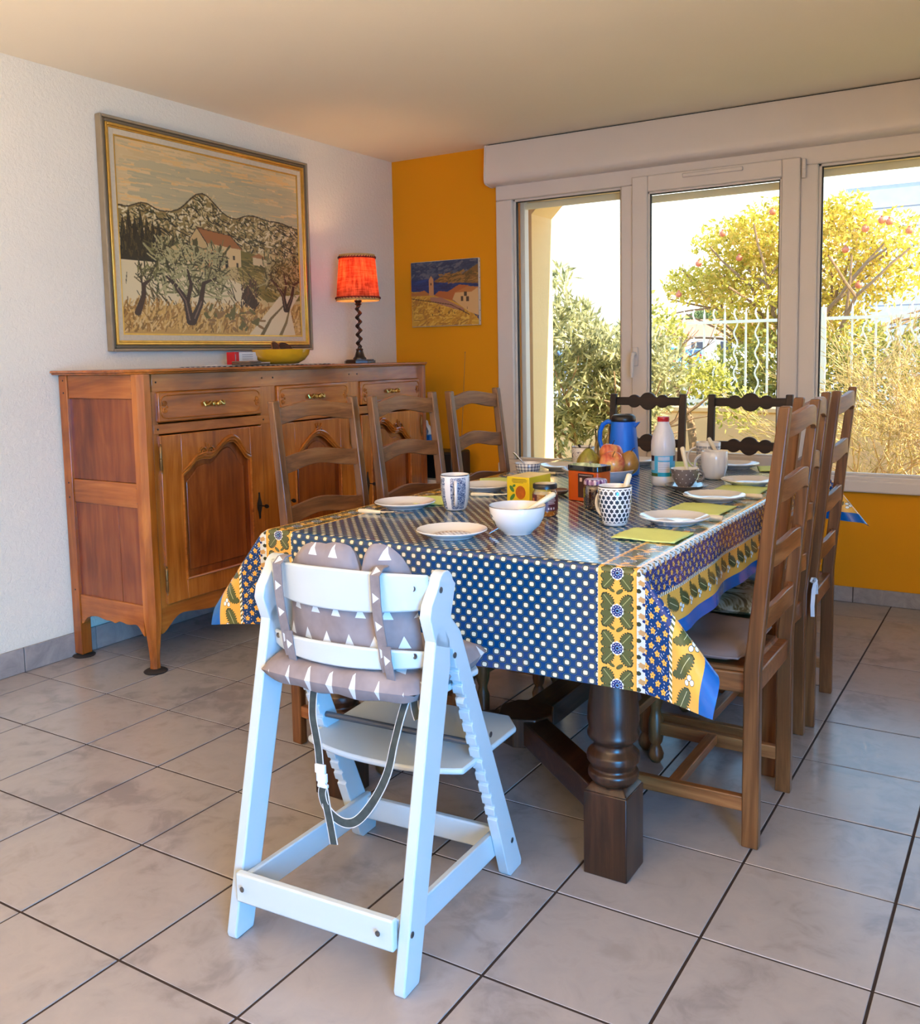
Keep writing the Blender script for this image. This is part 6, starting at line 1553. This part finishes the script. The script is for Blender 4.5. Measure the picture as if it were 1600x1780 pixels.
b = MB(); b.b2(-.014, .046, -.0387, -.0381, .012, .088); lb_ = b.build('label', M_mar2 if False else plain('dark_brown_label', C(56, 24, 26), .4), t)
b = MB(); b.b2(-.010, .042, -.0391, -.0387, .082, .0835); b.b2(-.007, .002, -.0391, -.0387, .062, .074); b.b2(.034, .044, -.0391, -.0387, .070, .077); b.build('print', M_lp, lb_)
# jam jar
t = thing('jam_jar', 'jam jar with a purple gingham lid before the orange tin', 'jar', (2.330, -2.262, ZT))
m, nt, p = newmat('purple_gingham_lid'); setp(p, rough=.3, coat=.3); tcn = nt.nodes.new('ShaderNodeTexCoord'); mp_ = nt.nodes.new('ShaderNodeMapping'); mp_.inputs['Rotation'].default_value = (0, 0, .785); nt.links.new(tcn.outputs['Object'], mp_.inputs[0]); sx = nt.nodes.new('ShaderNodeSeparateXYZ'); nt.links.new(mp_.outputs[0], sx.inputs[0])
a1 = (E(nt, sx.outputs[0]) / .011).fr().lt(.5) + (E(nt, sx.outputs[1]) / .011).fr().lt(.5); c_ = mixc(nt, C(214, 206, 226), C(150, 110, 160), a1.gt(.5)); c_ = mixc(nt, c_, C(84, 44, 100), a1.gt(1.5)); nt.links.new(c_, p.inputs['Base Color'])
b = MB(); b.lathe([(.030, .074), (.0345, .074), (.0345, .082), (.033, .087), (.030, .089), (0, .0885)], 40); b.build('lid', m, t, sharp=50)
b = MB(); b.lathe([(0, .002), (.031, .001), (.0345, .008), (.0352, .058), (.033, .066), (.030, .070), (0, .070)], 12, rot=.2); b.build('jam', plain('dark_berry_jam', C(44, 16, 14), .15, .3, 40), t)
b = MB(); b.lathe([(0, 0), (.033, 0), (.0365, .006), (.0372, .060), (.034, .069), (.031, .0745)], 12, rot=.2); b.build('glass', M_cg, t)
# fruit bowl
fbt = thing('serving_bowl', 'white bowl of pears and apples in the middle of the table', 'bowl', (2.142, -1.80, ZT))
b = MB(); b.lathe([(0, .004), (.045, .002), (.048, 0), (.052, .004), (.085, .018), (.115, .040), (.130, .060), (.1285, .0615)], 60); b.lathe([(.1285, .0615), (.111, .041), (.083, .022), (.05, .010), (0, .009)], 60); b.build('body', plain('pale_grey_lilac_china', C(200, 192, 196), .2, .03, coat=.4), fbt, sharp=60)
def fruitmat(name, cols, sc=9):
    m, nt, p = newmat(name); setp(p, rough=.32, coat=.2); v = objco(nt); n1 = noise(nt, sc, 3, .6, v, .6); n2 = noise(nt, 260, 2, .5, v); x = E(nt, n1.outputs[0]) + E(nt, n2.outputs[0]) * .1
    nt.links.new(ramp(nt, x.s, [(.38 + .28 * i / (len(cols) - 1), c) for i, c in enumerate(cols)]), p.inputs['Base Color']); return m
M_app = fruitmat('apple_skin', [C(186, 70, 44), C(206, 96, 66), C(222, 140, 84), C(228, 170, 84)], 16); M_pear = fruitmat('pear_skin', [C(120, 112, 34), C(150, 136, 44), C(124, 96, 40)], 22); M_bpear = fruitmat('russet_pear_skin', [C(140, 96, 40), C(168, 118, 52)], 22)
M_stem = plain('brown_stalk', C(70, 44, 26), .8)
def apple(label, x, y, z, rx, ry, s=1):
    t = thing('apple', label, 'apple', (x, y, z)); T = Matrix.Rotation(rx, 4, 'X') @ Matrix.Rotation(ry, 4, 'Y')
    pr_ = [(0, -.028), (.010, -.033), (.022, -.032), (.034, -.020), (.040, .0), (.039, .014), (.030, .030), (.018, .036), (.009, .034), (.004, .027), (0, .024)]
    b = MB(); b.lathe([(r_ * s, z_ * s) for r_, z_ in pr_], 28, M=T); o = b.build('flesh', M_app, t, sharp=180); md = o.modifiers.new('sub', 'SUBSURF'); md.levels = md.render_levels = 1
    b = MB(); b.tube([tuple(T @ Vector(q)) for q in ((0, 0, .022 * s), (.001, 0, .036 * s), (.006, 0, .050 * s))], .0014, 6); b.build('stalk', M_stem, t); return t
def pear(label, x, y, z, rx, ry, mat, s=1):
    t = thing('pear', label, 'pear', (x, y, z)); T = Matrix.Rotation(rx, 4, 'X') @ Matrix.Rotation(ry, 4, 'Y')
    pr_ = [(0, -.030), (.014, -.034), (.028, -.028), (.037, -.012), (.038, .004), (.033, .018), (.024, .030), (.015, .040), (.009, .046), (0, .048)]
    b = MB(); b.lathe([(r_ * s, z_ * s) for r_, z_ in pr_], 28, M=T); o = b.build('flesh', mat, t, sharp=180); md = o.modifiers.new('sub', 'SUBSURF'); md.levels = md.render_levels = 1
    b = MB(); b.tube([tuple(T @ Vector(q)) for q in ((0, 0, .045 * s), (.002, 0, .055 * s), (.008, 0, .062 * s))], .0016, 6); b.build('stalk', M_stem, t); return t
pear('green pear at the left of the fruit bowl', 2.112, -1.820, ZT + .078, .1, .05, M_pear, 1.15)
apple('red and yellow apple at the front of the fruit bowl, largest of the fruit', 2.205, -1.835, ZT + .080, .45, .25, 1.12)
apple('orange red apple behind the front one in the fruit bowl', 2.172, -1.765, ZT + .104, -.1, .1, 1.08)
pear('brown russet pear at the right of the fruit bowl', 2.242, -1.785, ZT + .078, .2, .35, M_bpear, 1.05)
# cutlery laid on the cloth
def fork(label, x, y, rz):
    t = thing('fork', label, 'fork', (x, y, ZT + .005), rz)
    b = MB(); b.tube([(0, 0, 0), (.004, 0, 0), (.03, 0, 0), (.078, 0, 0)], [.004, .007, .0072, .005], 10); b.build('handle', M_ivory, t)
    b = MB(); b.tube([(.078, 0, 0), (.105, 0, .002), (.125, 0, .004)], [.0045, .0025, .003], 8)
    b.prism([(.122, -.004), (.132, -.0105), (.145, -.011), (.145, .011), (.132, .0105), (.122, .004)], lambda a, c, q: (a, c, .003 + q - (a - .122) * .1), .0014)
    for k in range(4): b.bar((.143, -.0095 + k * .00633, .003), (.185, -.0085 + k * .0057, .0045), .0026, .0014)
    b.build('tines', M_steel, t); return t
fork('ivory-handled fork lying before the nearest left plate', 1.725, -2.625, math.radians(5))
fork('ivory-handled fork lying before the middle left plate', 1.86, -2.20, math.radians(15))
fork('ivory-handled fork lying farthest along the left side of the table', 1.80, -1.60, math.radians(0))
knife('ivory-handled knife with its blade under the nearest right-hand plate', (2.722, -2.305, ZT + .0075), math.radians(184), 0)
knife('ivory-handled knife with its blade under the second right-hand plate', (2.722, -1.875, ZT + .0075), math.radians(184), 0)
# milk bottle
t = thing('milk_bottle', 'white plastic milk bottle with a red cap and blue label', 'bottle', (2.340, -1.705, ZT))
M_milk = plain('translucent_white_plastic', C(206, 204, 206), .3, .03, 8, sub=.1)
b = MB(); b.lathe([(0, .003), (.030, .003), (.034, 0), (.040, .006), (.0412, .016), (.0412, .030), (.0400, .033), (.0400, .106), (.0412, .108), (.0412, .140), (.0400, .155), (.035, .178), (.027, .198), (.0205, .214), (.0195, .226), (0, .226)], 48); b.build('body', M_milk, t, sharp=60)
b = MB(); b.lathe([(.0200, .221), (.0205, .221), (.0205, .2245), (.0198, .2255), (.0205, .2265), (.0205, .236), (.0195, .2375), (0, .2375)], 32); b.build('cap', plain('red_bottle_cap', C(176, 22, 34), .35), t, sharp=50)
m, nt, p = newmat('blue_milk_label'); setp(p, rough=.35); U, V = uvxyz(nt)
c_ = mixc(nt, C(90, 176, 216), C(20, 150, 190), (U * 30 + V * 200).sin().gt(.2)); c_ = mixc(nt, c_, C(70, 96, 50), V.lt(.16)); c_ = mixc(nt, c_, C(176, 190, 206), U.lt(.2) * V.gt(.3)); c_ = mixc(nt, c_, C(52, 26, 50), (U.lt(.19) + U.gt(.80)) * V.gt(.74)); c_ = mixc(nt, c_, C(30, 150, 176), V.lt(.2) * (U - .49).abs().lt(.18))
inb = (U - .49).abs().lt(.175) * V.band(.20, .72); c_ = mixc(nt, c_, C(202, 206, 216), inb); c_ = mixc(nt, c_, C(96, 96, 120), inb * ((V * 74).sin().gt(.72)) * ((U * 170).sin().gt(-.6)) * (U - .49).abs().lt(.15)); in2 = (U - .49).abs().lt(.17) * V.band(.78, .96); c_ = mixc(nt, c_, C(176, 190, 210), in2); nt.links.new(c_, p.inputs['Base Color'])
b = MB(); b.grid(lambda u, w: (.0404 * math.cos(math.radians(-150 + 170 * u)), .0404 * math.sin(math.radians(-150 + 170 * u)), .034 + .071 * w), 40, 1); b.build('label', m, t, fixn=False)
# flask
t = thing('thermos_flask', 'bright blue insulated flask with a black lid', 'flask', (2.112, -1.500, ZT), 0)
M_flk = plain('matt_blue_plastic', C(0, 104, 214), .42, .03)
b = MB(); b.lathe([(0, .002), (.052, 0), (.060, .004), (.0605, .012), (.059, .05), (.050, .15), (.0452, .199), (.044, .203), (0, .203)], 56); b.lathe([(0, 0), (.056, 0), (.057, .003), (0, .004)], 40)
b.prism([(.040, .196), (.066, .203), (.060, .194), (.044, .176)], lambda a, c, q: (a, -.006 + q, c), .012)
b.build('body', M_flk, t, bevel=.0015, sharp=50)
b = MB(); b.tube([(-.040, 0, .196), (-.062, 0, .201), (-.082, 0, .190), (-.094, 0, .165), (-.096, 0, .13), (-.088, 0, .10), (-.078, 0, .078), (-.066, 0, .062), (-.050, 0, .058)], [.008, .009, .009, .0085, .008, .008, .0075, .007, .007], 12); b.build('handle', M_flk, t, sharp=80)
b = MB(); b.lathe([(0, .203), (.0455, .203), (.047, .208), (.046, .218), (.041, .225), (.034, .2285), (.018, .229), (.015, .2265), (0, .2265)], 44); b.b2(.010, .030, -.010, .010, .227, .2315); b.build('lid', M_blk, t, sharp=50)

# repeats of one kind share a group
for o in COL.objects:
    if o.parent is None and 'label' in o and 'group' not in o:
        base = o.name.split('.')[0]
        if base == 'plate': o['group'] = 'scalloped plates along the right and far edges' if 'scalloped' in o['label'] else 'smooth rimmed plates on the table'
        elif base == 'napkin': o['group'] = 'lime paper napkins beside the plates'
        elif base == 'knife': o['group'] = 'ivory-handled knives on the table'
        elif base == 'fork': o['group'] = 'ivory-handled forks on the table'
        elif base == 'spoon': o['group'] = 'teaspoons in cups and bowls'
        elif base in ('apple', 'pear'): o['group'] = 'fruit in the serving bowl'
        elif base == 'mug': o['group'] = 'mugs on the table'
        elif base == 'seat_cushion': o['group'] = 'cushions on the right-hand chairs'
        elif base == 'car': o['group'] = 'cars in the street'
        elif base == 'house': o['group'] = 'far houses with red roofs'
        elif base == 'round_case': o['group'] = 'dark round discs in the yellow bowl'
